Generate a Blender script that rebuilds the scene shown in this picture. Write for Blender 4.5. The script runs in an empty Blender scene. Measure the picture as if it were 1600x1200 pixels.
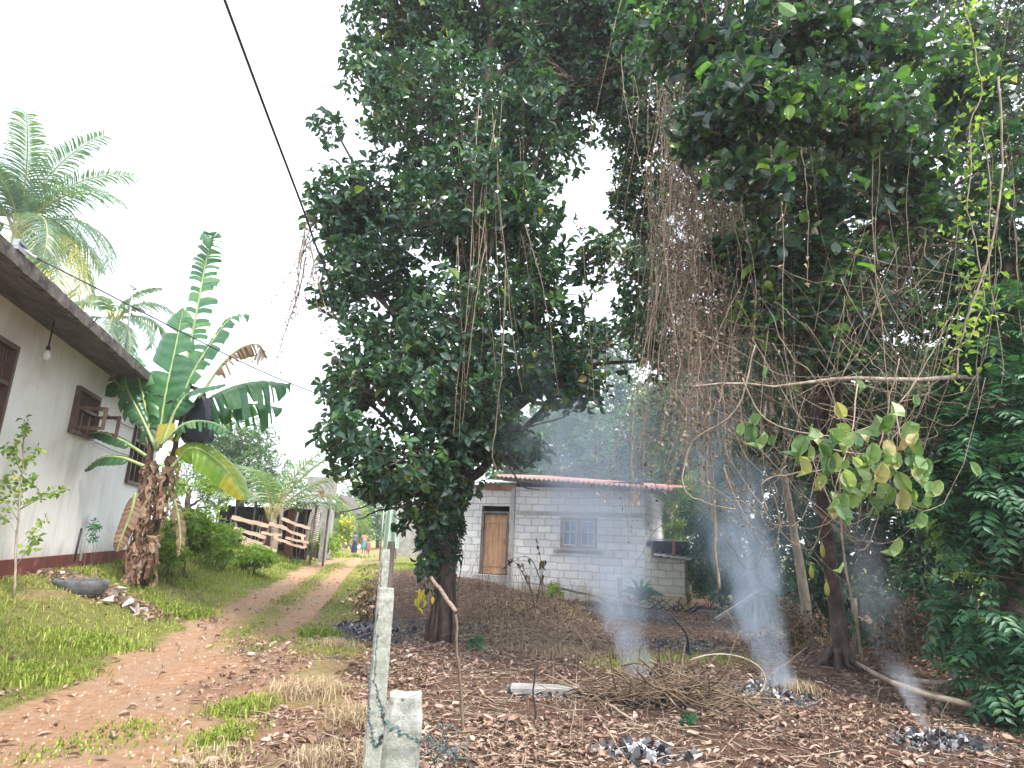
import bpy, math, random
import numpy as np
from mathutils import Vector, Matrix
R = np.random.default_rng(7)
random.seed(7)
sc = bpy.context.scene
COL = sc.collection
RAD = math.radians
A = lambda *v: np.array(v, dtype=float)

# ------------------------------------------------------------------ camera
F = 985.0; TH = RAD(13.9); RO = RAD(2.3)
cf = A(0, math.cos(TH), math.sin(TH)); _u = A(0, -math.sin(TH), math.cos(TH)); _r = A(1, 0, 0)
cr = _r*math.cos(RO)+_u*math.sin(RO); cu = -_r*math.sin(RO)+_u*math.cos(RO)
CAM = A(0, 0, 1.6)
cd = bpy.data.cameras.new('camera'); cam = bpy.data.objects.new('camera', cd); COL.objects.link(cam)
cd.sensor_width = 36; cd.lens = F/1600*36; cd.clip_end = 2500; cd.clip_start = 0.05
m = Matrix(((cr[0], cu[0], -cf[0]), (cr[1], cu[1], -cf[1]), (cr[2], cu[2], -cf[2])))
cam.matrix_world = Matrix.Translation(CAM) @ m.to_4x4()
sc.camera = cam

def ray(px, py): return cf+cr*(px-800)/F+cu*(600-py)/F
def P(px, py, Y):
    d = ray(px, py); return CAM+d*(Y/d[1])
def pm(Y, px=800, py=600):            # metres per photo pixel at that depth
    d = ray(px, py); return (Y/d[1])/F

# ------------------------------------------------------------------ terrain
def sm(t): t = np.clip(t, 0, 1); return t*t*(3-2*t)
def sn(x, y, seed, fr):
    g = np.random.default_rng(seed); s = 0
    for i in range(6):
        a = g.uniform(0, 6.28); k = fr*g.uniform(.6, 1.7)
        s = s+np.sin(x*k*math.cos(a)+y*k*math.sin(a)+g.uniform(0, 6.28))
    return s/3.0
def zr(y): return np.interp(y, [0, 8, 25, 60], [0, 0, .25, .25])
def Gr(px, py):
    ts = np.linspace(1, 110, 6000); d = ray(px, py); p = CAM[None]+ts[:, None]*d[None]
    k = np.argmax(p[:, 2] < zr(p[:, 1])); return p[k]
_L = [Gr(*q) for q in [(0, 1095), (130, 1048), (250, 992), (400, 920), (480, 882), (540, 868)]]
_R = [Gr(*q) for q in [(455, 1070), (505, 980), (545, 920), (572, 880), (580, 866)]]
_R = [A(-1.35, 3.6, 0), A(-1.75, 5.2, 0)]+_R
def XL(y): return np.interp(y, [0]+[p[1] for p in _L]+[120], [_L[0][0]+1.0]+[p[0] for p in _L]+[_L[-1][0]-15])
def XR(y): return np.interp(y, [0]+[p[1] for p in _R]+[120], [-1.4]+[p[0] for p in _R]+[_R[-1][0]-15])
HUT_A = P(700, 900, 20.5); HUT_B = P(1007, 900, 18.3)
def T(x, y):
    x = np.asarray(x, float); y = np.asarray(y, float)
    xl, xr = XL(y), XR(y); r = zr(y)
    bank = np.interp(y, [0, 16, 28, 60, 100], [.75, .75, .95, .6, .3])
    z = r+(bank-r)*sm((xl-x)/2.7)
    u = (x-xl)/np.maximum(xr-xl, .5)
    z = z-.035*np.exp(-((u-.25)/.12)**2)-.035*np.exp(-((u-.75)/.12)**2)+.02*np.exp(-((u-.5)/.1)**2)
    far = sm((y-11)/7)
    yard = .45*sm((1.6-x)/3.0)*far-.06*sm((x-1)/4)*far
    yard = yard-.25*sm((x-6.2)/3)*(1-far)
    mound = .32*np.exp(-(((x-.7)/1.3)**2+((y-14.2)/2.0)**2))
    yard = yard+mound
    t2 = sm((x-xr)/1.6)
    z = z*(1-t2)+np.where(x > xr, 1, 0)*yard*t2+np.where(x > xr, 0, z*t2)
    near = np.exp(-np.maximum(y-12, 0)/18)
    return z+(.02*sn(x, y, 3, 1.6)+.008*sn(x, y, 4, 7))*np.clip(near+.2, 0, 1)
def G(px, py):
    ts = np.linspace(1, 120, 9000); d = ray(px, py); p = CAM[None]+ts[:, None]*d[None]
    k = np.argmax(p[:, 2] < T(p[:, 0], p[:, 1]));
    q = p[k].copy(); q[2] = float(T(q[0], q[1])); return q
def Tz(x, y): return float(T(x, y))

# ------------------------------------------------------------------ materials
def newmat(name):
    m = bpy.data.materials.new(name); m.use_nodes = True; nt = m.node_tree; nt.nodes.clear()
    out = nt.nodes.new('ShaderNodeOutputMaterial'); return m, nt, out
def N(nt, t, **k):
    n = nt.nodes.new('ShaderNode'+t)
    for a, b in k.items():
        if a.startswith('_'): setattr(n, a[1:], b)
        else: n.inputs[a.replace('__', ' ')].default_value = b
    return n
def ramp(nt, fac, stops, interp='LINEAR'):
    r = nt.nodes.new('ShaderNodeValToRGB'); r.color_ramp.interpolation = interp
    el = r.color_ramp.elements
    while len(el) > 1: el.remove(el[-1])
    el[0].position = stops[0][0]; el[0].color = (*stops[0][1], 1)
    for p, c in stops[1:]:
        e = el.new(p); e.color = (*c, 1)
    nt.links.new(fac, r.inputs[0]); return r
def mixc(nt, fac, a, b, bt='MIX'):
    n = nt.nodes.new('ShaderNodeMix'); n.data_type = 'RGBA'; n.blend_type = bt
    for s, v in ((n.inputs[0], fac), (n.inputs[6], a), (n.inputs[7], b)):
        if hasattr(v, 'links'): nt.links.new(v, s)
        elif isinstance(v, (int, float)): s.default_value = v
        else: s.default_value = (*v, 1)
    return n.outputs[2]
def coords(nt, kind='Object'):
    return nt.nodes.new('ShaderNodeTexCoord').outputs[kind]
def noise(nt, co, scale, detail=4, rough=.6, dist=0):
    n = N(nt, 'TexNoise', Scale=scale, Detail=detail, Roughness=rough, Distortion=dist)
    nt.links.new(co, n.inputs['Vector']); return n.outputs['Fac']
def bump(nt, h, s, d=.02):
    b = N(nt, 'Bump', Strength=s, Distance=d); nt.links.new(h, b.inputs['Height']); return b.outputs[0]
def solid(name, c1, c2=None, scale=6, rough=.8, bs=.3, spec=.3, stretch=None, c3=None, metal=0, detail=6):
    """mottled surface: two or three tones of noise with a bump"""
    m, nt, out = newmat(name); co = coords(nt)
    if stretch:
        mp = N(nt, 'Mapping'); mp.inputs['Scale'].default_value = stretch; nt.links.new(co, mp.inputs[0]); co = mp.outputs[0]
    f = noise(nt, co, scale, detail, .65)
    c2 = c2 or tuple(v*.6 for v in c1)
    st = [(.32, c2), (.62, c1)]
    if c3: st.append((.75, c3))
    r = ramp(nt, f, st)
    p = N(nt, 'BsdfPrincipled', Roughness=rough, Metallic=metal); p.inputs['Specular IOR Level'].default_value = spec
    nt.links.new(r.outputs[0], p.inputs['Base Color'])
    f2 = noise(nt, co, scale*6, 4, .7)
    nt.links.new(bump(nt, f2, bs), p.inputs['Normal'])
    nt.links.new(p.outputs[0], out.inputs[0]); return m
def foliage(name, stops, trans=.35, rough=.42, spec=.45, tgain=(1.3, 1.5, .7)):
    m, nt, out = newmat(name)
    at = nt.nodes.new('ShaderNodeAttribute'); at.attribute_name = 'rnd'
    r = ramp(nt, at.outputs['Fac'], stops)
    f = noise(nt, coords(nt), 9, 2, .5)
    hsv = N(nt, 'HueSaturation'); mr = N(nt, 'MapRange'); mr.inputs['To Min'].default_value = .7; mr.inputs['To Max'].default_value = 1.35
    nt.links.new(f, mr.inputs[0]); nt.links.new(mr.outputs[0], hsv.inputs['Value']); nt.links.new(r.outputs[0], hsv.inputs['Color'])
    p = N(nt, 'BsdfPrincipled', Roughness=rough); p.inputs['Specular IOR Level'].default_value = spec
    t = N(nt, 'BsdfTranslucent')
    nt.links.new(hsv.outputs[0], p.inputs['Base Color'])
    nt.links.new(mixc(nt, 1.0, hsv.outputs[0], tgain, 'MULTIPLY'), t.inputs[0])
    mx = N(nt, 'MixShader', Fac=trans); nt.links.new(p.outputs[0], mx.inputs[1]); nt.links.new(t.outputs[0], mx.inputs[2])
    nt.links.new(mx.outputs[0], out.inputs[0]); return m
M = {}
M['crown'] = foliage('leaf_dark_green', [(0, (.018, .045, .035)), (.35, (.03, .078, .048)), (.7, (.05, .115, .055)), (.9, (.1, .2, .05)), (.965, (.26, .32, .06)), (1, (.38, .18, .06))], .27, .25, .75)
M['broad'] = foliage('leaf_broad_green', [(0, (.02, .04, .04)), (.45, (.035, .075, .055)), (.75, (.06, .14, .05)), (.88, (.14, .3, .05)), (.965, (.3, .48, .07)), (1, (.4, .13, .06))], .38, .28, .7)
M['pale'] = foliage('leaf_pale_green', [(0, (.09, .17, .08)), (.5, (.2, .3, .12)), (.85, (.36, .42, .2)), (1, (.4, .3, .16))], .35, .45)
M['dense'] = foliage('leaf_small_green', [(0, (.02, .04, .035)), (.45, (.04, .085, .05)), (.78, (.1, .15, .06)), (.9, (.22, .26, .09)), (.96, (.3, .26, .16)), (1, (.4, .22, .1))], .3, .35, .6)
M['pinnate'] = foliage('leaf_deep_green', [(0, (.018, .06, .035)), (.55, (.04, .13, .06)), (.88, (.09, .2, .06)), (1, (.38, .4, .05))], .3, .45)
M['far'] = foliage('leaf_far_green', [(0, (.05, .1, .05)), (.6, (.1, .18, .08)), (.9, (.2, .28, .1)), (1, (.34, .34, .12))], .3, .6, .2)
M['thicket'] = foliage('leaf_thicket', [(0, (.02, .05, .035)), (.6, (.04, .1, .06)), (.9, (.1, .17, .06)), (1, (.3, .24, .12))], .25, .5, .35)
M['bush'] = foliage('leaf_yellow_green', [(0, (.08, .15, .03)), (.5, (.2, .31, .06)), (.9, (.36, .45, .1)), (1, (.5, .42, .1))], .4, .5, .3)
M['teal'] = foliage('leaf_blue_green', [(0, (.02, .09, .06)), (.6, (.05, .19, .1)), (1, (.12, .3, .1))], .3, .5, .3)
M['banana'] = foliage('banana_blade', [(0, (.03, .1, .055)), (.5, (.06, .17, .085)), (.8, (.11, .24, .1)), (1, (.25, .33, .12))], .33, .3, .55)
M['banana_dark'] = foliage('banana_blade_dark', [(0, (.025, .07, .04)), (1, (.06, .14, .06))], .25, .3, .55)
M['banana_dry'] = foliage('banana_blade_dry', [(0, (.13, .07, .05)), (.6, (.28, .18, .13)), (1, (.46, .33, .24))], .2, .7, .2)
M['banana_yel'] = foliage('banana_blade_yellow', [(0, (.12, .25, .05)), (.6, (.22, .36, .05)), (.85, (.55, .42, .05)), (1, (.6, .32, .05))], .45, .35, .4)
M['palm'] = foliage('palm_leaflet', [(0, (.07, .13, .11)), (.5, (.13, .21, .15)), (.85, (.24, .3, .16)), (1, (.46, .43, .18))], .38, .35, .6)
M['palm_yel'] = foliage('palm_leaflet_yellow', [(0, (.14, .2, .07)), (.5, (.34, .34, .08)), (1, (.62, .46, .06))], .4, .45, .4)
M['palm_young'] = foliage('palm_leaflet_young', [(0, (.07, .13, .06)), (.6, (.16, .24, .1)), (1, (.42, .44, .2))], .4, .4, .5)
M['grass'] = foliage('grass_blade', [(0, (.11, .15, .035)), (.4, (.23, .29, .055)), (.7, (.38, .42, .09)), (.88, (.52, .48, .2)), (1, (.5, .4, .24))], .35, .6, .2)
M['litter'] = foliage('dead_leaf', [(0, (.06, .04, .035)), (.2, (.14, .085, .065)), (.5, (.27, .175, .13)), (.8, (.4, .28, .22)), (.95, (.5, .39, .32)), (.98, (.6, .52, .44)), (1, (.34, .36, .12))], .12, .6, .25, (1.1, .9, .8))
M['dryleaf'] = foliage('dry_vine_leaf', [(0, (.1, .07, .055)), (.5, (.27, .2, .155)), (1, (.52, .44, .34))], .3, .6, .25, (1.1, .9, .8))
M['scorch'] = foliage('scorched_leaf', [(0, (.03, .028, .022)), (.4, (.1, .075, .05)), (.75, (.24, .17, .11)), (.95, (.42, .33, .22)), (1, (.16, .22, .08))], .15, .6, .25, (1.1, .9, .8))
M['flower'] = foliage('yellow_petal', [(0, (.45, .38, .04)), (.6, (.62, .52, .06)), (1, (.3, .36, .06))], .3, .6, .2)
M['bark'] = solid('bark_dark', (.14, .1, .085), (.04, .03, .028), 9, .9, .8, .2, (1, 1, .35), (.25, .22, .2))
M['bark_pale'] = solid('bark_pale', (.42, .36, .3), (.18, .14, .11), 8, .9, .7, .2, (1, 1, .3))
M['twig'] = solid('twig_brown', (.2, .15, .11), (.08, .06, .045), 12, .9, .3, .2)
M['straw'] = foliage('straw_blade', [(0, (.3, .22, .13)), (.6, (.5, .4, .26)), (1, (.66, .56, .4))], .3, .6, .2, (1.1, 1, .8))
M['weeds'] = foliage('cut_weeds', [(0, (.1, .08, .05)), (.4, (.24, .19, .12)), (.75, (.42, .34, .23)), (.9, (.5, .42, .28)), (1, (.2, .27, .09))], .25, .6, .25, (1.1, .9, .8))
M['vine'] = solid('vine_straw', (.44, .35, .26), (.2, .15, .11), 7, .8, .3, .25)
M['brush'] = solid('brushwood', (.25, .18, .12), (.05, .038, .03), 5, .9, .3, .2, c3=(.5, .4, .28))
M['liana'] = solid('liana_bark', (.34, .27, .2), (.13, .1, .08), 6, .85, .3, .2)
M['char'] = solid('charred_wood', (.06, .055, .055), (.015, .014, .014), 14, .9, .6, .2)
M['palmtrunk'] = solid('palm_trunk', (.36, .3, .24), (.16, .12, .1), 5, .9, .6, .2, (1, 1, 5))
M['palmrib'] = solid('palm_rib', (.42, .4, .16), (.3, .24, .1), 6, .5, .1, .4)
M['bananastem'] = solid('banana_stem', (.16, .095, .065), (.04, .025, .02), 5, .8, .7, .3, (1.5, 1.5, .3), (.42, .3, .22))
M['bananarib'] = solid('banana_rib', (.4, .48, .2), (.2, .3, .12), 4, .4, .1, .5)
M['wood'] = solid('sawn_wood', (.66, .48, .37), (.36, .25, .19), 4, .8, .4, .2, (.6, 5, 5))
M['oldwood'] = solid('weathered_wood', (.3, .26, .23), (.1, .08, .07), 5, .9, .5, .2, (6, 6, .5))
M['brownwood'] = solid('painted_brown_wood', (.15, .085, .065), (.07, .04, .035), 5, .5, .3, .4)
M['redwood'] = solid('red_brown_wood', (.3, .09, .06), (.14, .05, .04), 5, .7, .3, .3)
M['dark'] = solid('interior_shade', (.02, .02, .022), (.012, .012, .012), 3, .9, .1, .1)  # near-black base colour, stands for shade in rooms and roof gaps
M['black'] = solid('black_rubber', (.05, .052, .058), (.03, .03, .032), 8, .5, .3, .4)
M['cable'] = solid('cable_sheath', (.035, .035, .05), (.02, .02, .03), 8, .5, .1, .4)
M['white'] = solid('white_plastic', (.75, .75, .74), (.55, .55, .55), 5, .5, .1, .4)
M['tin'] = solid('old_tin_sheet', (.5, .5, .5), (.24, .2, .19), 3, .5, .2, .5, metal=.3)
M['steel'] = solid('dull_steel', (.35, .36, .38), (.22, .22, .22), 6, .5, .2, .5, metal=.6)
M['concrete_pale'] = solid('pale_concrete', (.36, .35, .33), (.2, .19, .175), 3, .9, .5, .2)
M['skin'] = solid('skin_brown', (.28, .15, .1), (.24, .13, .085), 4, .6, .05, .3)
M['hair'] = solid('black_hair', (.02, .016, .015), (.012, .01, .01), 20, .6, .3, .4)
M['navy'] = solid('navy_cloth', (.025, .035, .075), (.015, .02, .05), 6, .9, .2, .1)
M['greyblue'] = solid('grey_blue_cloth', (.12, .15, .19), (.07, .09, .12), 6, .9, .2, .1)
M['pink'] = solid('pink_cloth', (.62, .27, .22), (.5, .2, .17), 6, .9, .2, .1)
M['tealcloth'] = solid('teal_cloth', (.08, .24, .25), (.04, .15, .17), 6, .9, .2, .1)
M['maroon'] = solid('maroon_cloth', (.3, .07, .07), (.2, .05, .05), 6, .9, .2, .1)
M['bag'] = solid('black_plastic_bag', (.018, .02, .05), (.01, .012, .03), 7, .22, .9, .6)
M['yellowtag'] = solid('yellow_plastic', (.42, .38, .07), (.32, .3, .08), 7, .5, .1, .3)
M['blue'] = solid('blue_plastic', (.06, .3, .42), (.05, .22, .33), 7, .4, .1, .4)
M['lumber'] = solid('grey_plank', (.55, .48, .44), (.25, .21, .2), 4, .8, .3, .2, (.5, 4, 4))
M['limbwood'] = solid('debarked_branch', (.4, .33, .25), (.2, .15, .11), 6, .8, .4, .25, (1, 1, 1))
M['ash'] = foliage('ash_flake', [(0, (.02, .02, .022)), (.5, (.12, .12, .13)), (.8, (.45, .45, .48)), (1, (.75, .75, .78))], .05, .9, .1, (1, 1, 1))

def concrete_post_mat():
    m, nt, out = newmat('mossy_concrete_post'); co = coords(nt)
    f = noise(nt, co, 22, 8, .75); g = noise(nt, co, 5, 3, .6)
    c = mixc(nt, ramp(nt, f, [(.3, (0, 0, 0)), (.68, (1, 1, 1))]).outputs[0], (.11, .115, .095), (.47, .47, .43))
    rg = ramp(nt, g, [(.4, (0, 0, 0)), (.6, (1, 1, 1))])
    c = mixc(nt, rg.outputs[0], c, mixc(nt, .35, c, (.2, .25, .16)))
    v = N(nt, 'TexVoronoi', Scale=34); nt.links.new(co, v.inputs['Vector'])
    rv = ramp(nt, v.outputs['Distance'], [(.1, (.3, .3, .3)), (.22, (1, 1, 1))])
    g2 = noise(nt, co, 9, 2, .5); rg2 = ramp(nt, g2, [(.5, (0, 0, 0)), (.62, (1, 1, 1))])
    c = mixc(nt, rg2.outputs[0], c, mixc(nt, 1.0, c, rv.outputs[0], 'MULTIPLY'))
    p = N(nt, 'BsdfPrincipled', Roughness=.92); nt.links.new(c, p.inputs['Base Color'])
    nt.links.new(bump(nt, f, .8, .01), p.inputs['Normal']); nt.links.new(p.outputs[0], out.inputs[0]); return m
M['post'] = concrete_post_mat()

def plaster_mat():
    m, nt, out = newmat('stained_white_plaster'); co = coords(nt)
    big = noise(nt, co, .8, 6, .6, .6)
    mp = N(nt, 'Mapping'); mp.inputs['Scale'].default_value = (3.5, 3.5, .45); nt.links.new(co, mp.inputs[0])
    streak = noise(nt, mp.outputs[0], 1.4, 5, .7)
    fine = noise(nt, co, 14, 6, .7)
    c = ramp(nt, big, [(.3, (.66, .62, .57)), (.5, (.82, .8, .77)), (.7, (.88, .87, .86))]).outputs[0]
    c = mixc(nt, ramp(nt, streak, [(.5, (0, 0, 0)), (.8, (.5, .5, .5))]).outputs[0], c, (.5, .46, .42))
    c = mixc(nt, ramp(nt, fine, [(.55, (0, 0, 0)), (.75, (.3, .3, .3))]).outputs[0], c, (.4, .36, .33))
    sx = N(nt, 'SeparateXYZ'); nt.links.new(co, sx.inputs[0])       # damp, dirty foot of the wall
    ad = N(nt, 'Math', _operation='ADD'); nt.links.new(sx.outputs[2], ad.inputs[0]); nt.links.new(streak, ad.inputs[1])
    rr = ramp(nt, ad.outputs[0], [(.55, (.85, .85, .85)), (.8, (.35, .35, .35)), (1.25, (0, 0, 0))])
    c = mixc(nt, rr.outputs[0], c, (.42, .36, .33))
    p = N(nt, 'BsdfPrincipled', Roughness=.9); nt.links.new(c, p.inputs['Base Color'])
    nt.links.new(bump(nt, fine, .25, .01), p.inputs['Normal']); nt.links.new(p.outputs[0], out.inputs[0]); return m
M['plaster'] = plaster_mat()
M['plinth'] = solid('maroon_plinth', (.2, .06, .05), (.1, .035, .03), 3, .85, .3, .2, c3=(.3, .16, .12))
M['soffit'] = solid('dark_soffit', (.16, .14, .15), (.07, .06, .065), 2.2, .95, .4, .1, (1, 2.5, 1))  # dark grey mottling, stretched along one axis
M['slab'] = solid('mossy_slab_edge', (.19, .17, .16), (.06, .05, .05), 6, .95, .8, .1, c3=(.36, .33, .3))

def block_mat(name, c1, c2, mort, w=.42, h=.21):
    m, nt, out = newmat(name); co = coords(nt)
    sx = N(nt, 'SeparateXYZ'); nt.links.new(co, sx.inputs[0])
    cx = N(nt, 'CombineXYZ'); ad = N(nt, 'Math', _operation='ADD')
    nt.links.new(sx.outputs[0], ad.inputs[0]); nt.links.new(sx.outputs[1], ad.inputs[1])
    nt.links.new(ad.outputs[0], cx.inputs[0]); nt.links.new(sx.outputs[2], cx.inputs[1])
    wob = noise(nt, co, 2.2, 3, .5)
    nz = N(nt, 'TexNoise', Scale=5, Detail=3); nt.links.new(co, nz.inputs['Vector'])
    off = N(nt, 'VectorMath', _operation='SCALE'); off.inputs['Scale'].default_value = .085; nt.links.new(nz.outputs['Color'], off.inputs[0])
    v = N(nt, 'VectorMath', _operation='ADD'); nt.links.new(cx.outputs[0], v.inputs[0]); nt.links.new(off.outputs[0], v.inputs[1])
    b = N(nt, 'TexBrick', _offset=.5); nt.links.new(v.outputs[0], b.inputs['Vector'])
    b.inputs['Scale'].default_value = 1; b.inputs['Mortar Size'].default_value = .014; b.inputs['Mortar Smooth'].default_value = .5
    b.inputs['Brick Width'].default_value = w; b.inputs['Row Height'].default_value = h; b.inputs['Bias'].default_value = 0
    b.inputs['Color1'].default_value = (*c1, 1); b.inputs['Color2'].default_value = (*c2, 1); b.inputs['Mortar'].default_value = (*mort, 1)
    f = noise(nt, co, 16, 6, .7)
    c = mixc(nt, .7, b.outputs['Color'], mixc(nt, f, (.12, .12, .11), (.78, .77, .74)), 'OVERLAY')
    st = ramp(nt, wob, [(.42, (0, 0, 0)), (.7, (.6, .6, .6))])
    c = mixc(nt, st.outputs[0], c, mixc(nt, .45, c, mort))
    dz = N(nt, 'Math', _operation='ADD'); nt.links.new(sx.outputs[2], dz.inputs[0]); nt.links.new(wob, dz.inputs[1])
    foot = ramp(nt, dz.outputs[0], [(.6, (.75, .75, .75)), (1.1, (0, 0, 0))])     # algae and earth splash at the foot
    c = mixc(nt, foot.outputs[0], c, (.36, .3, .18))
    p = N(nt, 'BsdfPrincipled', Roughness=.95); nt.links.new(c, p.inputs['Base Color'])
    inv = N(nt, 'Math', _operation='SUBTRACT'); inv.inputs[0].default_value = 1; nt.links.new(b.outputs['Fac'], inv.inputs[1])
    hh = N(nt, 'Math', _operation='ADD'); nt.links.new(inv.outputs[0], hh.inputs[0])
    fs = N(nt, 'Math', _operation='MULTIPLY'); fs.inputs[1].default_value = .5; nt.links.new(f, fs.inputs[0]); nt.links.new(fs.outputs[0], hh.inputs[1])
    nt.links.new(bump(nt, hh.outputs[0], .7, .03), p.inputs['Normal']); nt.links.new(p.outputs[0], out.inputs[0]); return m
M['block'] = block_mat('cement_block', (.92, .92, .92), (.74, .74, .74), (.52, .51, .5))
M['block_annex'] = block_mat('cement_block_annex', (.72, .68, .58), (.55, .52, .44), (.34, .31, .26), .4, .2)
M['render_patch'] = solid('cement_render', (.52, .51, .49), (.36, .35, .33), 3, .95, .5, .1, (1, 1, .5))
M['rooftile'] = solid('red_roof_sheet', (.58, .28, .24), (.36, .15, .12), 3, .8, .4, .2, c3=(.66, .5, .45))
M['doorwood'] = solid('orange_door_wood', (.68, .4, .23), (.42, .25, .16), 2.6, .75, .3, .3, (6, 6, .8), (.62, .44, .32))

# ------------------------------------------------------------------ mesh builder
def nrm(v): return v/np.maximum(np.linalg.norm(v, axis=-1, keepdims=True), 1e-9)
class Big:
    def __init__(s): s.V = []; s.Fs = []; s.r = []; s.n = 0
    def raw(s, V, faces, rnd=.5, mi=0, smooth=False):
        V = np.asarray(V, float).reshape(-1, 3)
        for f in faces:
            f = np.asarray(f, dtype=np.int64)
            if len(f): s.Fs.append((f+s.n, mi, smooth))
        s.V.append(V); s.r.append(np.broadcast_to(np.asarray(rnd, float), (len(V),)).copy()); s.n += len(V)
        return s
    def box(s, c, d, rot=None, mi=0, jit=0, rnd=.5):
        q = A([-1, -1, -1], [1, -1, -1], [1, 1, -1], [-1, 1, -1], [-1, -1, 1], [1, -1, 1], [1, 1, 1], [-1, 1, 1])*.5*np.asarray(d, float)
        if jit: q = q+R.uniform(-jit, jit, q.shape)
        if rot is not None: q = q @ np.asarray(rot).T
        return s.raw(q+np.asarray(c, float), [[[0, 3, 2, 1], [4, 5, 6, 7], [0, 1, 5, 4], [1, 2, 6, 5], [2, 3, 7, 6], [3, 0, 4, 7]]], rnd, mi)
    def bar(s, a, b, w, h, up=(0, 0, 1), mi=0, jit=0):
        a = np.asarray(a, float); b = np.asarray(b, float); y = nrm(b-a); x = nrm(np.cross(y, up)); z = np.cross(x, y)
        return s.box((a+b)/2, (w, np.linalg.norm(b-a), h), np.stack([x, y, z], 1), mi, jit)
    def strands(s, pts, rad, sides=4, mi=0, rnd=.5, cap=False):
        """pts (n,k,3), rad (n,k)"""
        pts = np.asarray(pts, float); n, k, _ = pts.shape; rad = np.broadcast_to(np.asarray(rad, float), (n, k))
        t = np.gradient(pts, axis=1); t = nrm(t)
        ref = np.where(np.abs(t[..., 2:3]) > .9, A(1, 0, 0), A(0, 0, 1)); x = nrm(np.cross(t, ref)); y = np.cross(t, x)
        # keep frames steady along a strand
        for i in range(1, k):
            xi = x[:, i-1]-t[:, i]*np.sum(x[:, i-1]*t[:, i], -1, keepdims=True); x[:, i] = nrm(xi); y[:, i] = np.cross(t[:, i], x[:, i])
        a = np.arange(sides)/sides*2*np.pi
        V = pts[:, :, None]+rad[:, :, None, None]*(x[:, :, None]*np.cos(a)[None, None, :, None]+y[:, :, None]*np.sin(a)[None, None, :, None])
        idx = np.arange(n*k*sides).reshape(n, k, sides); nx = np.roll(idx, -1, 2)
        f = np.stack([idx[:, :-1], nx[:, :-1], nx[:, 1:], idx[:, 1:]], -1).reshape(-1, 4)
        fs = [f]
        if cap: fs += [idx[:, -1].reshape(-1, sides), idx[:, 0, ::-1].reshape(-1, sides)]
        rn = np.asarray(rnd, float)
        if rn.ndim: rn = np.repeat(rn, k*sides)
        return s.raw(V, fs, rn, mi, True)
    def tube(s, pts, r, sides=8, mi=0, cap=True, wob=0):
        pts = np.asarray(pts, float); r = np.interp(np.linspace(0, 1, len(pts)), np.linspace(0, 1, len(np.atleast_1d(r))), np.atleast_1d(r))
        if wob: r = r*(1+R.uniform(-wob, wob, len(r)))
        return s.strands(pts[None], r[None], sides, mi, .5, cap)
    def leaves(s, pos, dr, up, size, w=.5, kind='ovate', fold=.12, curl=.12, rnd=None, mi=0):
        n = len(pos); dr = nrm(dr); z = nrm(up-dr*np.sum(up*dr, -1, keepdims=True)); x = np.cross(dr, z)
        size = np.broadcast_to(np.asarray(size, float), (n,))[:, None, None]; w = np.broadcast_to(np.asarray(w, float), (n,))[:, None]
        if kind == 'ovate': tp = [(0, 0, 0), (0, .5, 0), (0, 1, -1), (-.8, .32, 1), (-.95, .68, 1), (.8, .32, 1), (.95, .68, 1)]
        elif kind == 'round': tp = [(0, 0, 0), (0, .5, 0), (0, 1, -1), (-.9, .25, 1), (-.95, .7, 1), (.9, .25, 1), (.95, .7, 1)]
        elif kind == 'lance': tp = [(0, 0, 0), (0, .45, 0), (0, 1, -1), (-1, .3, 1), (-.6, .7, .4), (1, .3, 1), (.6, .7, .4)]
        elif kind == 'big': tp = [(0, 0, 0), (0, .35, 0), (0, .68, -.15), (0, 1, -1)]+[(x_*q_, t_, 1) for q_ in (-1, 1) for t_, x_ in ((.1, .45), (.32, .92), (.6, 1), (.86, .6))]
        else: tp = [(0, 0, 0), (0, 1, -1), (-.5, .5, 1), (.5, .5, 1)]
        tp = A(*tp)
        cx = tp[None, :, 0]*w*.5
        cz = np.where(tp[:, 2] > 0, tp[:, 2]*fold, tp[:, 2]*curl)[None]*np.ones((n, 1))
        cz = cz*R.uniform(.3, 1.7, (n, 1))
        V = pos[:, None]+size*(x[:, None]*cx[..., None]+dr[:, None]*tp[None, :, 1, None]+z[:, None]*cz[..., None])
        k = len(tp); b = np.arange(n)[:, None]*k
        if k == 7: fs = [np.concatenate([b+A(0, 1, 4, 3).astype(int), b+A(0, 5, 6, 1).astype(int)]), np.concatenate([b+A(1, 2, 4).astype(int), b+A(1, 6, 2).astype(int)])]
        elif k == 12: fs = [np.concatenate([b+A(*q_).astype(int) for q_ in ((0, 1, 5, 4), (1, 2, 6, 5), (2, 3, 7, 6), (0, 8, 9, 1), (1, 9, 10, 2), (2, 10, 11, 3))])]
        else: fs = [np.concatenate([b+A(0, 1, 2).astype(int), b+A(0, 3, 1).astype(int)])]
        if rnd is None: rnd = R.random(n)
        return s.raw(V, fs, np.repeat(rnd, k), mi, False)
    def grid(s, g, closed=False, rnd=.5, mi=0, smooth=True):
        g = np.asarray(g, float); a, b, _ = g.shape; idx = np.arange(a*b).reshape(a, b)
        nx = np.roll(idx, -1, 1) if closed else idx[:, 1:]; cu_ = idx if closed else idx[:, :-1]
        f = np.stack([cu_[:-1], nx[:-1], nx[1:], cu_[1:]], -1).reshape(-1, 4)
        return s.raw(g, [f], rnd if np.ndim(rnd) == 0 else np.asarray(rnd).reshape(-1), mi, smooth)
    def lathe(s, c, prof, sides=16, mi=0, sx=1, sy=1):
        a = np.arange(sides)/sides*2*np.pi
        g = A(*[[(c[0]+r*sx*math.cos(t), c[1]+r*sy*math.sin(t), c[2]+z) for t in a] for r, z in prof])
        return s.grid(g, True, mi=mi)
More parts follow.
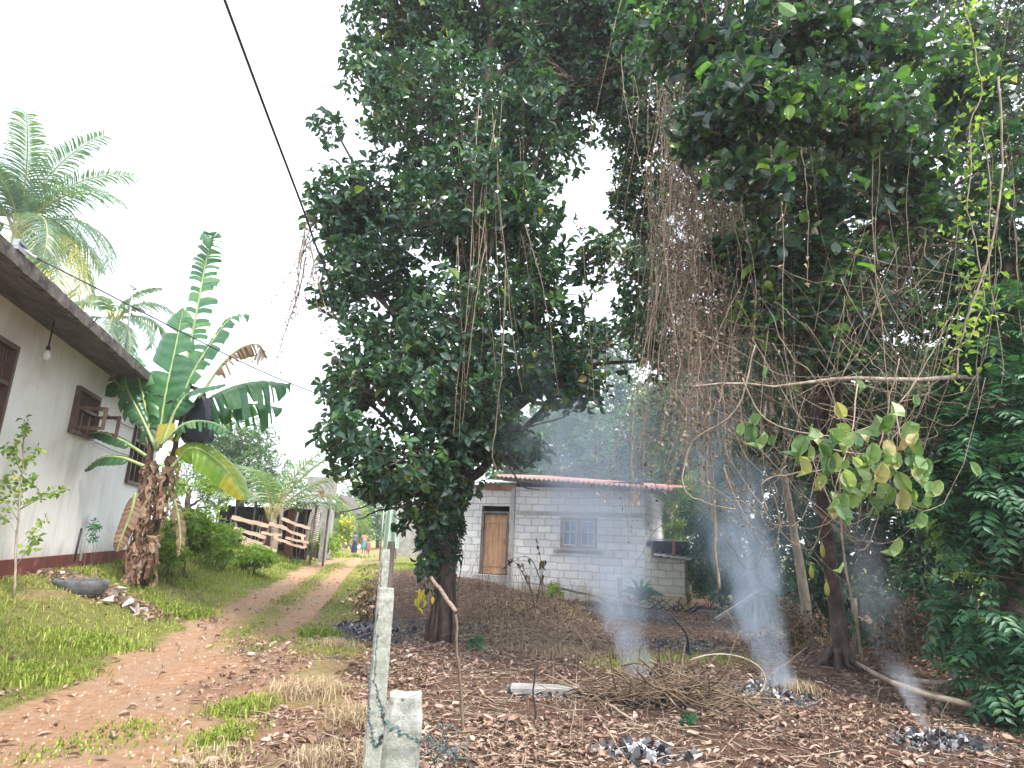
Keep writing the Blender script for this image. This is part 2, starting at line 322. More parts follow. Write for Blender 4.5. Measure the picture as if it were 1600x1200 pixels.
    def build(s, name, mats, parent=None, local=False, kind=None):
        V = np.concatenate(s.V); me = bpy.data.meshes.new(name)
        if parent is not None:
            org = np.array(parent.get('org', (0, 0, 0)), float) if not local else np.zeros(3)
        elif local: org = np.zeros(3)
        else: org = A((V[:, 0].min()+V[:, 0].max())/2, (V[:, 1].min()+V[:, 1].max())/2, V[:, 2].min())
        V = V-org
        me.vertices.add(len(V)); me.vertices.foreach_set('co', V.astype(np.float32).ravel())
        lt = np.concatenate([np.full(len(f), f.shape[1]) for f, _, _ in s.Fs]); li = np.concatenate([f.ravel() for f, _, _ in s.Fs])
        mi = np.concatenate([np.full(len(f), m_) for f, m_, _ in s.Fs]); so = np.concatenate([np.full(len(f), b) for f, _, b in s.Fs])
        me.loops.add(len(li)); me.loops.foreach_set('vertex_index', li.astype(np.int32))
        me.polygons.add(len(lt)); st = np.concatenate([[0], np.cumsum(lt)[:-1]])
        me.polygons.foreach_set('loop_start', st.astype(np.int32))
        me.polygons.foreach_set('material_index', mi.astype(np.int32)); me.polygons.foreach_set('use_smooth', so.astype(bool))
        at = me.attributes.new('rnd', 'FLOAT', 'POINT'); at.data.foreach_set('value', np.concatenate(s.r).astype(np.float32))
        me.update(calc_edges=True); me.validate()
        for m_ in (mats if isinstance(mats, (list, tuple)) else [mats]): me.materials.append(m_)
        o = bpy.data.objects.new(name, me); COL.objects.link(o)
        if parent is not None:
            o.parent = parent
            if not local: o['org'] = list(map(float, org))
        elif not local: o.location = org; o['org'] = list(map(float, org))
        if kind: o['kind'] = kind
        return o
def tag(o, label, cat, group=None):
    o['label'] = label; o['category'] = cat
    if group: o['group'] = group
    return o
def thing(name, label, cat, loc, rotz=0, group=None):
    o = bpy.data.objects.new(name, None); COL.objects.link(o); o.empty_display_size = .1
    o.location = tuple(map(float, loc)); o.rotation_euler = (0, 0, rotz); o['org'] = [float(v) for v in loc]
    return tag(o, label, cat, group)
def stuff(o): o['kind'] = 'stuff'; return o
def curve(pts, n=12, wob=0):
    """smooth polyline through points"""
    pts = np.asarray(pts, float); k = len(pts)
    if k == 2:
        t = np.linspace(0, 1, n)[:, None]; q = pts[0]*(1-t)+pts[1]*t
    else:
        t = np.linspace(0, k-1, n); i = np.clip(t.astype(int), 0, k-2); f = (t-i)[:, None]
        pp = np.concatenate([[2*pts[0]-pts[1]], pts, [2*pts[-1]-pts[-2]]])
        p0, p1, p2, p3 = pp[i], pp[i+1], pp[i+2], pp[i+3]
        q = .5*((2*p1)+(-p0+p2)*f+(2*p0-5*p1+4*p2-p3)*f**2+(-p0+3*p1-3*p2+p3)*f**3)
    if wob:
        w = R.normal(0, wob, q.shape); w[0] = 0; w[-1] = 0; w[1:-1] = (w[1:-1]+w[:-2]+w[2:])/2; q = q+w
    return q
def hutplane(px, py):
    d = HUT_B-HUT_A; d[2] = 0; L = np.linalg.norm(d); d = d/L; n = A(d[1], -d[0], 0)
    r_ = ray(px, py); t = ((HUT_A-CAM)@n)/(r_@n); p = CAM+r_*t; return (p-HUT_A)@d, p[2]

# ------------------------------------------------------------------ ground
def ell(pts):   # ellipses on the ground given by photo centre and half-sizes
    out = []
    for px, py, rx, ry in pts:
        c = G(px, py); e = G(px+rx, py); f = G(px, py-ry); g = G(px, py+ry)
        out.append((c[0], c[1], max(.15, abs(e[0]-c[0])), max(.15, abs(f[1]-g[1])/2)))
    return out
def inell(x, y, es, nz=0):
    v = np.zeros_like(np.asarray(x, float))
    for cx, cy, a, b in es:
        v = np.maximum(v, sm(1.6*(1.25-np.sqrt(((x-cx)/a)**2+((y-cy)/b)**2)+nz*.45)))
    return v
ASH = ell([(590, 985, 80, 25), (1060, 1008, 75, 13), (1200, 1085, 60, 16), (1470, 1160, 70, 22), (850, 1083, 60, 9), (1000, 1180, 60, 10), (730, 985, 50, 14), (1000, 960, 60, 12)])
PATCH = ell([(150, 1165, 60, 7), (366, 1138, 10, 12), (515, 960, 10, 34)])
YPATCH = ell([(1090, 1030, 110, 12), (960, 1040, 60, 10)])
DRY = ell([(60, 930, 110, 25), (170, 935, 60, 20), (470, 1085, 40, 40)])
LEAFPATCH = ell([(430, 1040, 55, 45), (400, 1015, 40, 20), (470, 1150, 110, 60), (330, 1190, 60, 20)])
def masks(x, y):
    xl, xr = XL(y), XR(y); n1 = sn(x, y, 11, 3.2); n2 = sn(x, y, 12, 9)
    nz = n1*.6+n2*.5
    ins = np.minimum(x-xl, xr-x)+.28*nz
    road = sm(ins/.35+.3)
    u = (x-xl)/np.maximum(xr-xl, .5)
    strip = np.exp(-((u-.5)/.12)**2)*sm((y-8.0)/3)*sm(.9+nz)
    road = road*(1-strip*.95)
    patch = inell(x, y, PATCH, nz)*sm(.8+nz*.8)
    road = np.clip(road*(1-patch), 0, 1)
    left = (x < xl+.2)
    yard = sm((x-xr-.3+.3*nz)/.5)*np.where(y < 30, 1, .3)
    grass = np.where(left, 1.0, 0)*(1-road)+strip*.8+patch
    sh = np.where(x > xr-.3, 1, 0)*(1-sm((x-xr-.45+.25*nz)/.3))*sm((y-8)/2)*.8
    grass = np.maximum(grass*(1-yard), sh)
    grass = np.maximum(grass, inell(x, y, YPATCH, nz)*.75)
    dry = inell(x, y, DRY, nz)
    grass = grass*(1-dry*.75)
    wild = np.where(x > xr+1, 1, 0)*sm((y-21)/4)
    grass = np.clip(grass+wild, 0, 1)
    litter = (1-wild)*np.clip(np.maximum(yard*(1-inell(x, y, YPATCH, nz)*.6), inell(x, y, LEAFPATCH, nz)*.38), 0, 1)
    ash = inell(x, y, ASH, nz)
    return road, np.clip(grass, 0, 1), litter, ash, dry
def geo(a, b, n): return np.geomspace(a, b, n)
xs = np.concatenate([-14-geo(.4, 500, 34)[::-1], np.arange(-14, 9, .075), 9+geo(.2, 500, 34)])
ys = np.concatenate([-geo(.5, 60, 12)[::-1], np.arange(0, 2.6, .4), np.arange(2.7, 13, .06), np.arange(13, 26, .13), np.arange(26, 70, .6), 70+geo(2, 1400, 30)])
X, Y = np.meshgrid(xs, ys); Z = T(X, Y)
gb = Big(); gb.grid(np.stack([X, Y, Z], -1))
def ground_mat():
    m, nt, out = newmat('earth_grass_and_litter')
    co = nt.nodes.new('ShaderNodeNewGeometry').outputs['Position']
    at = nt.nodes.new('ShaderNodeAttribute'); at.attribute_name = 'cover'
    sp = nt.nodes.new('ShaderNodeSeparateColor'); nt.links.new(at.outputs['Color'], sp.inputs[0])
    n1 = noise(nt, co, 1.3, 6, .6); n2 = noise(nt, co, 9, 8, .7); n3 = noise(nt, co, 55, 6, .7)
    road = ramp(nt, n2, [(.3, (.42, .21, .11)), (.45, (.62, .34, .2)), (.6, (.72, .45, .29)), (.75, (.8, .58, .42))]).outputs[0]
    n4 = noise(nt, co, 26, 6, .75); road = mixc(nt, ramp(nt, n4, [(.3, (.5, .5, .5)), (.42, (0, 0, 0))]).outputs[0], road, (.4, .2, .12))
    road = mixc(nt, ramp(nt, n1, [(.4, (0, 0, 0)), (.65, (.7, .7, .7))]).outputs[0], road, (.6, .42, .29))
    v = N(nt, 'TexVoronoi', Scale=38); nt.links.new(co, v.inputs['Vector'])
    st = ramp(nt, v.outputs['Distance'], [(.12, (1, 1, 1)), (.2, (0, 0, 0))]).outputs[0]
    road = mixc(nt, mixc(nt, 1.0, st, ramp(nt, n2, [(.5, (0, 0, 0)), (.6, (1, 1, 1))]).outputs[0], 'MULTIPLY'), road, (.42, .3, .25))
    grass = ramp(nt, n2, [(.3, (.17, .15, .06)), (.5, (.28, .29, .08)), (.7, (.42, .38, .16))]).outputs[0]
    grass = mixc(nt, ramp(nt, n1, [(.45, (0, 0, 0)), (.7, (.6, .6, .6))]).outputs[0], grass, (.4, .33, .17))
    v2 = N(nt, 'TexVoronoi', Scale=16, Randomness=1.0); nt.links.new(co, v2.inputs['Vector'])
    sc2 = nt.nodes.new('ShaderNodeSeparateColor'); nt.links.new(v2.outputs['Color'], sc2.inputs[0])
    lit = ramp(nt, sc2.outputs[0], [(0, (.12, .07, .05)), (.4, (.25, .155, .11)), (.8, (.38, .26, .19)), (1, (.5, .38, .29))]).outputs[0]
    lit = mixc(nt, n3, lit, mixc(nt, .7, lit, (.1, .055, .045)))
    soil = ramp(nt, n3, [(.3, (.13, .07, .05)), (.7, (.3, .17, .12))]).outputs[0]
    lit = mixc(nt, ramp(nt, n2, [(.42, (0, 0, 0)), (.58, (1, 1, 1))]).outputs[0], soil, lit)
    ash = ramp(nt, n3, [(.3, (.025, .025, .028)), (.5, (.1, .1, .11)), (.66, (.5, .5, .53))]).outputs[0]
    c = mixc(nt, sp.outputs[1], road, grass); c = mixc(nt, sp.outputs[2], c, lit); c = mixc(nt, at.outputs['Alpha'], c, ash)
    p = N(nt, 'BsdfPrincipled', Roughness=.95); p.inputs['Specular IOR Level'].default_value = .15
    nt.links.new(c, p.inputs['Base Color'])
    ad = N(nt, 'Math', _operation='ADD'); nt.links.new(n2, ad.inputs[0]); nt.links.new(n3, ad.inputs[1])
    nt.links.new(bump(nt, ad.outputs[0], 1.0, .09), p.inputs['Normal']); nt.links.new(p.outputs[0], out.inputs[0]); return m
go = gb.build('ground', ground_mat(), local=True); go['kind'] = 'structure'
rd, gr, li, ash, dr = masks(X.ravel(), Y.ravel())
tot = np.clip(gr+li+(1-rd)*.0, 0, 1); bare = (1-rd)
g_ = np.where(rd+gr+li < .6, np.clip(.6-rd-li, 0, 1), gr)
cov = np.stack([rd, g_, li, ash], -1).astype(np.float32)
ca = go.data.attributes.new('cover', 'FLOAT_COLOR', 'POINT'); ca.data.foreach_set('color', cov.ravel())

# ------------------------------------------------------------------ grass, litter
def scatter(n, x0, x1, y0, y1, mask, bias=2.0):
    """random ground points, denser near the camera"""
    y = y0+(y1-y0)*R.random(n)**bias; x = R.uniform(0, 1, n)
    lo = np.maximum(x0, -.95*y-1.0); hi = np.minimum(x1, .95*y+1.0); x = lo+(hi-lo)*x
    k = R.random(n) < mask(x, y); x, y = x[k], y[k]; return np.stack([x, y, T(x, y)], -1)
def blades(b, pos, h, w, rnd, lean=.5):
    n = len(pos); a = R.uniform(0, 6.28, n); d = np.stack([np.cos(a), np.sin(a), 0*a], -1); s_ = np.stack([-np.sin(a), np.cos(a), 0*a], -1)
    h = h[:, None]; ln = R.uniform(.1, lean, (n, 1))
    mid = pos+A(0, 0, 1)*h*.6+d*h*ln*.35; tip = pos+A(0, 0, 1)*h*(1-ln*.5)+d*h*ln*1.1
    w = np.broadcast_to(w, (n,))[:, None]
    V = np.stack([pos-s_*w, pos+s_*w, mid+s_*w*.8, mid-s_*w*.8, tip], 1)
    i = np.arange(n)[:, None]*5
    b.raw(V, [i+A(0, 1, 2, 3).astype(int), i+A(3, 2, 4).astype(int)], np.repeat(rnd, 5))
gmask = lambda x, y: (lambda m_: np.clip(m_[1]*(1-m_[3])*1.1, 0, 1)*(.45+.55*sm(.5+sn(x, y, 21, 2.4))))(masks(x, y))
pg = scatter(240000, -14, 4, 3.2, 30, gmask, 1.5)
b = Big(); tall = .5+.5*sn(pg[:, 0], pg[:, 1], 22, 1.7)
dm = masks(pg[:, 0], pg[:, 1])[4]
rn = np.clip(.48+.26*sn(pg[:, 0], pg[:, 1], 23, 1.3)+R.normal(0, .17, len(pg))+.35*dm, 0, 1)
isr = (pg[:, 0] > XL(pg[:, 1])-.2)
rn = np.where(inell(pg[:, 0], pg[:, 1], YPATCH) > .1, np.clip(rn+.35, 0, .95), rn)
hh = (R.uniform(.02, .07, len(pg))*(1+.8*np.clip(tall, 0, 1.2)))*np.where(isr, .62, 1)*(1+pg[:, 1]*.02)
blades(b, pg, hh, .0026+.0003*pg[:, 1], rn, 1.5)
# taller tufts
for (px, py, n, rr, h) in [(378, 1110, 520, .26, .15), (350, 1155, 420, .22, .11), (330, 1185, 160, .3, .06), (215, 1140, 260, .3, .05), (120, 1165, 300, .35, .05), (500, 990, 500, .25, .14), (330, 880, 1500, .9, .28), (420, 868, 1500, 1.0, .3), (480, 858, 1500, 1.5, .4),
                         (290, 960, 900, .5, .16), (150, 1010, 900, .5, .15), (250, 900, 900, .6, .2), (1100, 1030, 160, .7, .08), (960, 1045, 60, .3, .08), (530, 870, 1200, 1.2, .3), (60, 1060, 700, .4, .14)]:
    c = G(px, py); q = R.normal(0, rr*.55, (n, 2)); q = np.stack([c[0]+q[:, 0], c[1]+q[:, 1], 0*q[:, 0]], -1); q[:, 2] = T(q[:, 0], q[:, 1])
    blades(b, q, R.uniform(.4, 1, n)*h, .004+.0006*q[:, 1], np.clip(R.normal(.4, .2, n), 0, 1), 1.0)
stuff(b.build('grass', M['grass']))
# dry straw by the shoulder and along the fence
b = Big()
for (px, py, n, rr, h) in [(485, 1085, 800, .28, .22), (525, 1010, 300, .25, .18), (565, 1130, 420, .25, .24), (520, 1190, 260, .3, .16), (1240, 1000, 700, .6, .25), (1250, 1080, 300, .25, .2), (880, 1020, 700, .7, .16), (330, 1190, 300, .3, .12)]:
    c = G(px, py); q = R.normal(0, rr*.55, (n, 2)); q = np.stack([c[0]+q[:, 0], c[1]+q[:, 1], 0*q[:, 0]], -1); q[:, 2] = T(q[:, 0], q[:, 1])
    blades(b, q, R.uniform(.4, 1, n)*h, .0035, np.clip(R.normal(.5, .3, n), 0, 1), 1.4)
stuff(b.build('dry_straw_grass', M['straw']))

def flatleaves(b, pos, s0, s1, kind, wid, rndf, tilt=.45, lift=.012):
    n = len(pos); a = R.uniform(0, 6.28, n); d = np.stack([np.cos(a), np.sin(a), R.normal(0, tilt*.6, n)], -1)
    up = np.stack([R.normal(0, tilt, n), R.normal(0, tilt, n), np.ones(n)], -1)
    sz = R.uniform(s0, s1, n); p = pos.copy(); p[:, 2] += lift*R.uniform(.2, 2.5, n)+np.abs(d[:, 2])*0+sz*.08
    b.leaves(p-nrm(d)*sz[:, None]*.5, d, up, sz, wid, kind, .14, .2, rndf(n))
b = Big()
lm = lambda x, y: (lambda m_: np.clip(m_[2]*(1-m_[3]*.8), 0, 1)*(.35+.65*sm(.6+sn(x, y, 31, 2))))(masks(x, y))
pl = scatter(80000, -4, 8.5, 3.0, 20, lm, 1.35)
flatleaves(b, pl, .02, .085, 'lance', R.uniform(.2, .65, len(pl)), lambda n: np.clip(R.beta(1.4, 1.4, n), 0, 1), .42)
pl = scatter(4500, -4, 8.5, 3.0, 12, lm, 1.2)
flatleaves(b, pl, .06, .13, 'big', R.uniform(.3, .6, len(pl)), lambda n: np.clip(R.beta(1.8, 1.3, n), 0, 1), .4)
# scattered single leaves on road and grass
pr = scatter(4200, -11, 0, 3.4, 22, lambda x, y: np.clip(.28+.5*masks(x, y)[0]*0+.3*inell(x, y, LEAFPATCH), 0, 1)*(x < XR(y)+.5), 1.4)
flatleaves(b, pr, .05, .12, 'ovate', .5, lambda n: np.clip(R.uniform(.3, .97, n), 0, 1), .3)
stuff(b.build('fallen_leaves', M['litter']))
# stones and clods on the track
b = Big(); ps = scatter(11000, -8, -1, 3.4, 16, lambda x, y: masks(x, y)[0]*.6, 1.4)
n = len(ps); sz = .004+.014*R.random(n)**3; q = A([0, 0, 1], [1, 0, 0], [0, 1, 0], [-1, 0, 0], [0, -1, 0], [0, 0, -.5])
V = ps[:, None]+q[None]*sz[:, None, None]*R.uniform(.6, 1.5, (n, 6, 1)); i = np.arange(n)[:, None]*6
b.raw(V, [np.concatenate([i+A(*t).astype(int) for t in [(0, 1, 2), (0, 2, 3), (0, 3, 4), (0, 4, 1), (5, 2, 1), (5, 3, 2), (5, 4, 3), (5, 1, 4)]])], .5)
M['stone'] = solid('track_stone', (.6, .42, .32), (.26, .15, .11), 3, .9, .3, .2)
stuff(b.build('gravel', M['stone']))
# small ground twigs
b = Big(); pt = scatter(4500, -3, 8, 3.2, 17, lambda x, y: masks(x, y)[2]*.8, 1.4); n = len(pt)
a = R.uniform(0, 6.28, n); L = R.uniform(.1, .75, n); d = np.stack([np.cos(a), np.sin(a), R.uniform(0, .25, n)], -1)*L[:, None]
t = np.linspace(-.5, .5, 4)[None, :, None]; pts = pt[:, None]+d[:, None]*t+R.normal(0, .02, (n, 4, 3)); pts[..., 2] = np.maximum(pts[..., 2], T(pts[..., 0], pts[..., 1])+.01)
b.strands(pts, R.uniform(.002, .006, (n, 1)), 3)
stuff(b.build('twig_litter', M['vine']))
# ash flakes over burnt ground
b = Big()
for cx, cy, aa, bb in ASH:
    n = int(900*min(1.5, aa*bb+.35)); q = R.normal(0, .5, (n, 2)); q = np.stack([cx+q[:, 0]*aa, cy+q[:, 1]*bb, np.zeros(n)], -1); q[:, 2] = T(q[:, 0], q[:, 1])
    flatleaves(b, q, .015, .06, 'tri', .8, lambda n: np.clip(R.beta(1.1, 1.6, n), 0, 1), .6)
stuff(b.build('ash', M['ash']))

# ------------------------------------------------------------------ crowns
def lobes_at(L): return [(P(px, py, yy), A(rx*pm(yy, px, py), dd if dd else (rx+ry)*.5*pm(yy, px, py), ry*pm(yy, px, py))) for px, py, rx, ry, yy, dd in L]
def n3(p, seed, fr):
    g = np.random.default_rng(seed); s = 0
    for i in range(7):
        k = g.normal(0, 1, 3); k = k/np.linalg.norm(k)*fr*g.uniform(.6, 1.6); s = s+np.sin(p@k+g.uniform(0, 6.28))
    return s/2.6
def shoots(L, n, seed, gap=-.3, fr=2.5, shell=2.0):
    w = np.array([(r[0]*r[2])**.9*max(r[1], .6)**.35 for _, r in L]); k = R.choice(len(L), n, p=w/w.sum())
    c = np.array([l[0] for l in L])[k]; r = np.array([l[1] for l in L])[k]
    d = nrm(R.normal(0, 1, (n, 3))); p = c+d*r*(R.random((n, 1))**(1/(shell+1)))*R.uniform(.85, 1.12, (n, 1))
    keep = .55*n3(p, seed, fr)+.6*n3(p, seed+900, fr*2.6)+R.normal(0, .15, n) > gap
    return p[keep], d[keep], k[keep], c[keep]
def rosettes(b, p, out, per, size, w, kind, droop=.25, spread=(.75, 1.4), updir=.45, jit=.5, rnd=None, mi=0, slen=.0):
    n = len(p); ax = nrm(out*.6+A(0, 0, 1)*updir+R.normal(0, jit, (n, 3)))
    ref = nrm(np.cross(ax, R.normal(0, 1, (n, 3)))); r2 = np.cross(ax, ref)
    base = R.uniform(0, 6.28, n)
    rr = R.random(n); sc_ = R.uniform(.7, 1.2, n)
    for j in range(per):
        k = R.random(n) < .88
        ph = base+j*2.4; an = R.uniform(*spread, n)
        d = ax*np.cos(an)[:, None]+(ref*np.cos(ph)[:, None]+r2*np.sin(ph)[:, None])*np.sin(an)[:, None]
        d[:, 2] -= droop*R.uniform(.2, 1.6, n)
        up = ax+R.normal(0, .3, (n, 3)); s_ = size*R.uniform(.5, 1.25, n)*sc_
        q = p-ax*(j/per)*slen if slen else p
        rv = np.clip(rr*.65+R.random(n)*.35 if rnd is None else rnd+R.normal(0, .12, n), 0, 1)
        b.leaves((q+nrm(d)*.15*s_[:, None])[k], d[k], up[k], s_[k], w*R.uniform(.8, 1.15, int(k.sum())), kind, .13, .22, rv[k], mi)
def twigs(b, c, p, frac, r0, r1, mi=0, wob=.12, sag=0):
    n = len(p); k = R.random(n) < frac; c, p = c[k], p[k]; n = len(p)
    if not n: return
    st = c+(p-c)*R.uniform(0, .55, (n, 1))+R.normal(0, .08, (n, 3)); t = np.linspace(0, 1, 5)[None, :, None]
    pts = st[:, None]*(1-t)+p[:, None]*t
    w = R.normal(0, wob, (n, 5, 3))*np.linalg.norm(p-st, axis=1)[:, None, None]*.5; w[:, 0] = 0; w[:, -1] = 0; pts = pts+w
    pts[..., 2] -= sag*np.sin(t[..., 0]*np.pi)
    b.strands(pts, r0*(1-t[..., 0])+r1*t[..., 0], 3, mi)
def tree(name, label, cat, base, trunk_pts, trunk_r, L, n, leafsize, w, kind, per, mat, bark, group=None, seed=1, gap=-.3, fr=2.5, tw=.35, limb_r=.07, droop=.25, shell=2.0, updir=.45, limbs=True, spread=(.75, 1.4), slen=0, extra=None):
    o = thing(name, label, cat, base, group=group)
    L = lobes_at(L) if L and len(L[0]) == 6 else L
    if trunk_pts is not None:
        tp = curve(trunk_pts, 16, .02); b = Big(); b.tube(tp, trunk_r, 12, wob=.06)
        if limbs:
            for c, r in L:
                k = int(np.clip(np.argmin(np.linalg.norm(tp-c, axis=1))-1-random.randint(0, 3), 5, 15)); s0 = tp[k]
                md = (s0+c)/2+A(0, 0, .15*np.linalg.norm(c-s0)*random.uniform(-.3, .8))
                b.tube(curve([s0, md, c], 9, .06), [limb_r, limb_r*.7, limb_r*.25], 6, wob=.05)
        b.build('trunk', bark, o)
    p, d, k, c = shoots(L, n, seed, gap, fr, shell)
    b = Big(); rosettes(b, p, d, per, leafsize, w, kind, droop=droop, updir=updir, spread=spread, slen=slen)
    if extra: extra(b, L)
    b.build('crown', mat, o)
    if tw:
        b = Big(); twigs(b, c, p, tw, .011*leafsize/.15+.003, .003); b.build('twigs', M['twig'], o)
    return o

# ------------------------------------------------------------------ the main tree by the fence
TB = G(690, 1003); YT = TB[1]
mainL = [(640, 40, 100, 90, 0), (760, 30, 150, 90, .6), (880, 70, 120, 90, .3), (700, -90, 220, 90, .3), (900, -60, 150, 90, .5), (590, 150, 60, 60, -.4), (700, 190, 120, 100, -.6), (830, 210, 90, 90, 0), (525, 205, 34, 22, -.3),
         (535, 320, 60, 55, -.3), (620, 330, 90, 75, .3), (730, 330, 110, 90, -1.0), (835, 360, 75, 70, -.3), (545, 430, 48, 60, -.2), (478, 468, 18, 9, -.4), (510, 475, 30, 16, -.4),
         (590, 540, 75, 60, -.6), (720, 500, 100, 85, -.9), (850, 470, 75, 60, -.3), (700, 610, 130, 75, -1.0), (580, 615, 60, 55, -.8), (820, 580, 90, 60, -.6), (552, 680, 60, 36, -1.4),
         (640, 715, 95, 55, -1.3), (600, 765, 40, 25, -1.2), (755, 675, 65, 45, -.9), (925, 410, 85, 38, -.5), (950, 540, 100, 48, -.6), (880, 600, 80, 45, -.6), (1010, 470, 60, 60, -.3), (665, 790, 50, 60, -.5), (800, 700, 60, 25, -.8), (1030, 560, 50, 45, -.5), (540, 600, 40, 60, -.6), (680, 760, 70, 40, -.9), (560, 730, 45, 30, -1.2), (900, 130, 110, 80, 0), (960, 40, 90, 90, 0), (520, 560, 25, 40, -.5), (860, 530, 60, 40, -.2), (680, 860, 24, 60, -.2), (590, 410, 50, 50, -.2), (640, 470, 40, 35, .2), (550, 380, 40, 40, 0)]
mainL = [(a, b_, c, d, YT+e, (min(c, d)+20)*pm(YT)*1.2) for a, b_, c, d, e in mainL]
trunkp = [TB+A(0, 0, -.15), P(693, 940, YT), P(697, 850, YT), P(712, 740, YT), P(735, 620, YT+.1), P(748, 480, YT), P(752, 300, YT+.1), P(762, 120, YT), P(775, -60, YT)]
def sprouts(b, L):   # leafy creeper up the lower trunk
    n = 900; t = R.random(n); c = curve([P(680, 985, YT), P(692, 850, YT), P(700, 760, YT)], 60)[(t**.5*59).astype(int)]
    a = R.uniform(0, 6.28, n); d = np.stack([np.cos(a), np.sin(a), 0*a], -1)
    k = R.random(n) < t**.8*1.1; rosettes(b, (c+d*.24)[k], d[k], 4, .13, .5, 'ovate')
mt = tree('broadleaf_tree', 'tall dark green tree beside the track with a vine-wrapped trunk and drooping crown', 'tree', TB, trunkp, [.2, .17, .165, .17, .15, .13, .11, .09, .06], mainL, 17000, .178, .54, 'ovate', 5, M['crown'], M['bark'], seed=5, gap=-.3, fr=2.3, tw=.28, extra=sprouts)
# flared bark strips, suckers at the foot
b = Big()
for i in range(26):
    a = random.uniform(0, 6.28); q = TB+A(math.cos(a)*.22, math.sin(a)*.27, 0); h = random.uniform(.3, 1.5)
    q = TB+(q-TB)*.8
    b.tube(curve([q+A(math.cos(a)*.08, math.sin(a)*.08, -.05), q+A(0, 0, h*.4), q+A(-math.cos(a)*.06, -math.sin(a)*.06, h)], 7, .03), [random.uniform(.02, .05), .01], 5)
b.build('root_flare', M['bark'], mt)
# named bare branch sticking out under the crown
for pts in [[(760, 660), (790, 720), (815, 760), (842, 765)], [(790, 700), (812, 735), (826, 738)], [(640, 790), (590, 800), (556, 812)], [(620, 770), (580, 790), (530, 800)], [(730, 680), (800, 670), (866, 655), (896, 640)]]:
    b = Big(); b.tube(curve([P(px, py, YT-1.1) for px, py in pts], 10, .02), [.022, .006], 5); b.build('bare_branch', M['bark'], mt)

# ------------------------------------------------------------------ right-hand trees
TB2 = G(1312, 1042)
broadL = [(1090, 50, 110, 85, 6.6), (1240, 30, 140, 80, 6.2), (1400, 70, 120, 70, 6.6), (1180, 150, 120, 70, 6.0), (1330, 190, 120, 80, 6.3), (1180, 280, 90, 50, 6.4), (1290, 310, 120, 70, 6.8), (1410, 260, 80, 80, 6.9), (1240, 390, 110, 55, 7.0), (1370, 400, 90, 50, 7.2), (1500, 40, 90, 60, 7.2), (1100, 190, 60, 60, 6.4), (1250, -60, 200, 80, 6.5), (1340, 470, 110, 50, 7.4), (1230, 480, 80, 45, 7.2), (1440, 380, 70, 60, 7.2), (1160, 400, 60, 50, 7.2), (1300, 560, 100, 30, 7.6), (1500, 150, 70, 60, 7.0), (1530, 270, 50, 60, 7.4), (1480, 330, 60, 50, 7.3), (1010, 60, 60, 60, 7.2)]
broadL = [(a, b_, c, d, e, (c+d)*.4*pm(e)) for a, b_, c, d, e in broadL]
tree('broadleaf_tree', 'tree with large round glossy leaves overhanging the yard on the right', 'tree', TB2,
     [TB2+A(0, 0, -.1), P(1312, 1000, TB2[1]), P(1296, 880, TB2[1]-.2), P(1285, 760, 9.0), P(1280, 600, 8.4), P(1290, 420, 8.0), P(1300, 250, 7.6), P(1290, 80, 7.2)], [.2, .12, .1, .09, .08, .07, .06, .04],
     broadL, 3000, .18, .62, 'big', 5, M['broad'], M['bark'], seed=8, gap=-.3, fr=2.5, tw=.9, limb_r=.045, shell=1.0, slen=.25)
b = Big()     # roots at its foot
for i in range(14):
    a = random.uniform(2.6, 6.4); q = TB2+A(math.cos(a)*.12, math.sin(a)*.12, .25)
    b.tube(curve([q, TB2+A(math.cos(a)*.26, math.sin(a)*.26, .06), TB2+A(math.cos(a)*.5, math.sin(a)*.5, -.05)], 6, .02), [.05, .02], 5)
b.build('root_flare', M['bark'], bpy.data.objects['broadleaf_tree.001'])
denseL = [(985, 70, 90, 80, 11.5), (1090, 120, 100, 90, 10.5), (1020, 190, 60, 60, 10.5), (1010, 330, 42, 70, 11), (1000, 430, 60, 50, 11), (1040, 530, 60, 60, 11), (1140, 430, 100, 110, 11), (1290, 500, 120, 90, 11.5), (1460, 130, 110, 110, 10.5), (1560, 90, 80, 90, 10), (1540, 290, 60, 90, 10.5), (1350, 420, 120, 80, 11.5), (1180, 280, 110, 100, 11.5), (1330, 250, 120, 100, 12),
          (1200, 610, 110, 70, 11.5), (1320, 660, 110, 60, 12), (1470, 430, 60, 60, 11.5), (1100, -40, 150, 80, 11), (1350, -40, 200, 90, 11), (1560, -40, 120, 80, 11), (1470, 330, 60, 60, 11), (1480, 690, 90, 60, 12), (1240, 120, 140, 90, 12), (960, 130, 60, 60, 11), (1060, 280, 60, 70, 11), (1060, 40, 100, 90, 11.5), (1180, 180, 110, 90, 12.5), (1420, 560, 70, 30, 12), (1400, 340, 90, 80, 12.5), (1590, 420, 60, 90, 11), (1440, 660, 80, 40, 12), (1250, 560, 110, 70, 12.5), (1130, 550, 90, 70, 12), (1110, 640, 60, 50, 12), (1590, 200, 60, 60, 11.5), (985, 215, 40, 60, 11), (978, 300, 28, 60, 11), (1000, 370, 40, 50, 11), (940, 130, 60, 50, 11)]
denseL += [(1200, 500, 90, 60, 8.6), (1330, 500, 90, 60, 8.4), (1290, 640, 90, 45, 8.6), (1410, 480, 70, 60, 8.6), (1250, 430, 90, 50, 8.4), (1190, 690, 60, 45, 9), (1390, 640, 80, 40, 8.6), (1300, 730, 70, 45, 8.8), (1440, 340, 80, 60, 8.8), (1500, 200, 70, 80, 8.6), (1330, 820, 50, 60, 9.2), (1130, 320, 60, 80, 9)]
TB3 = G(1245, 935)
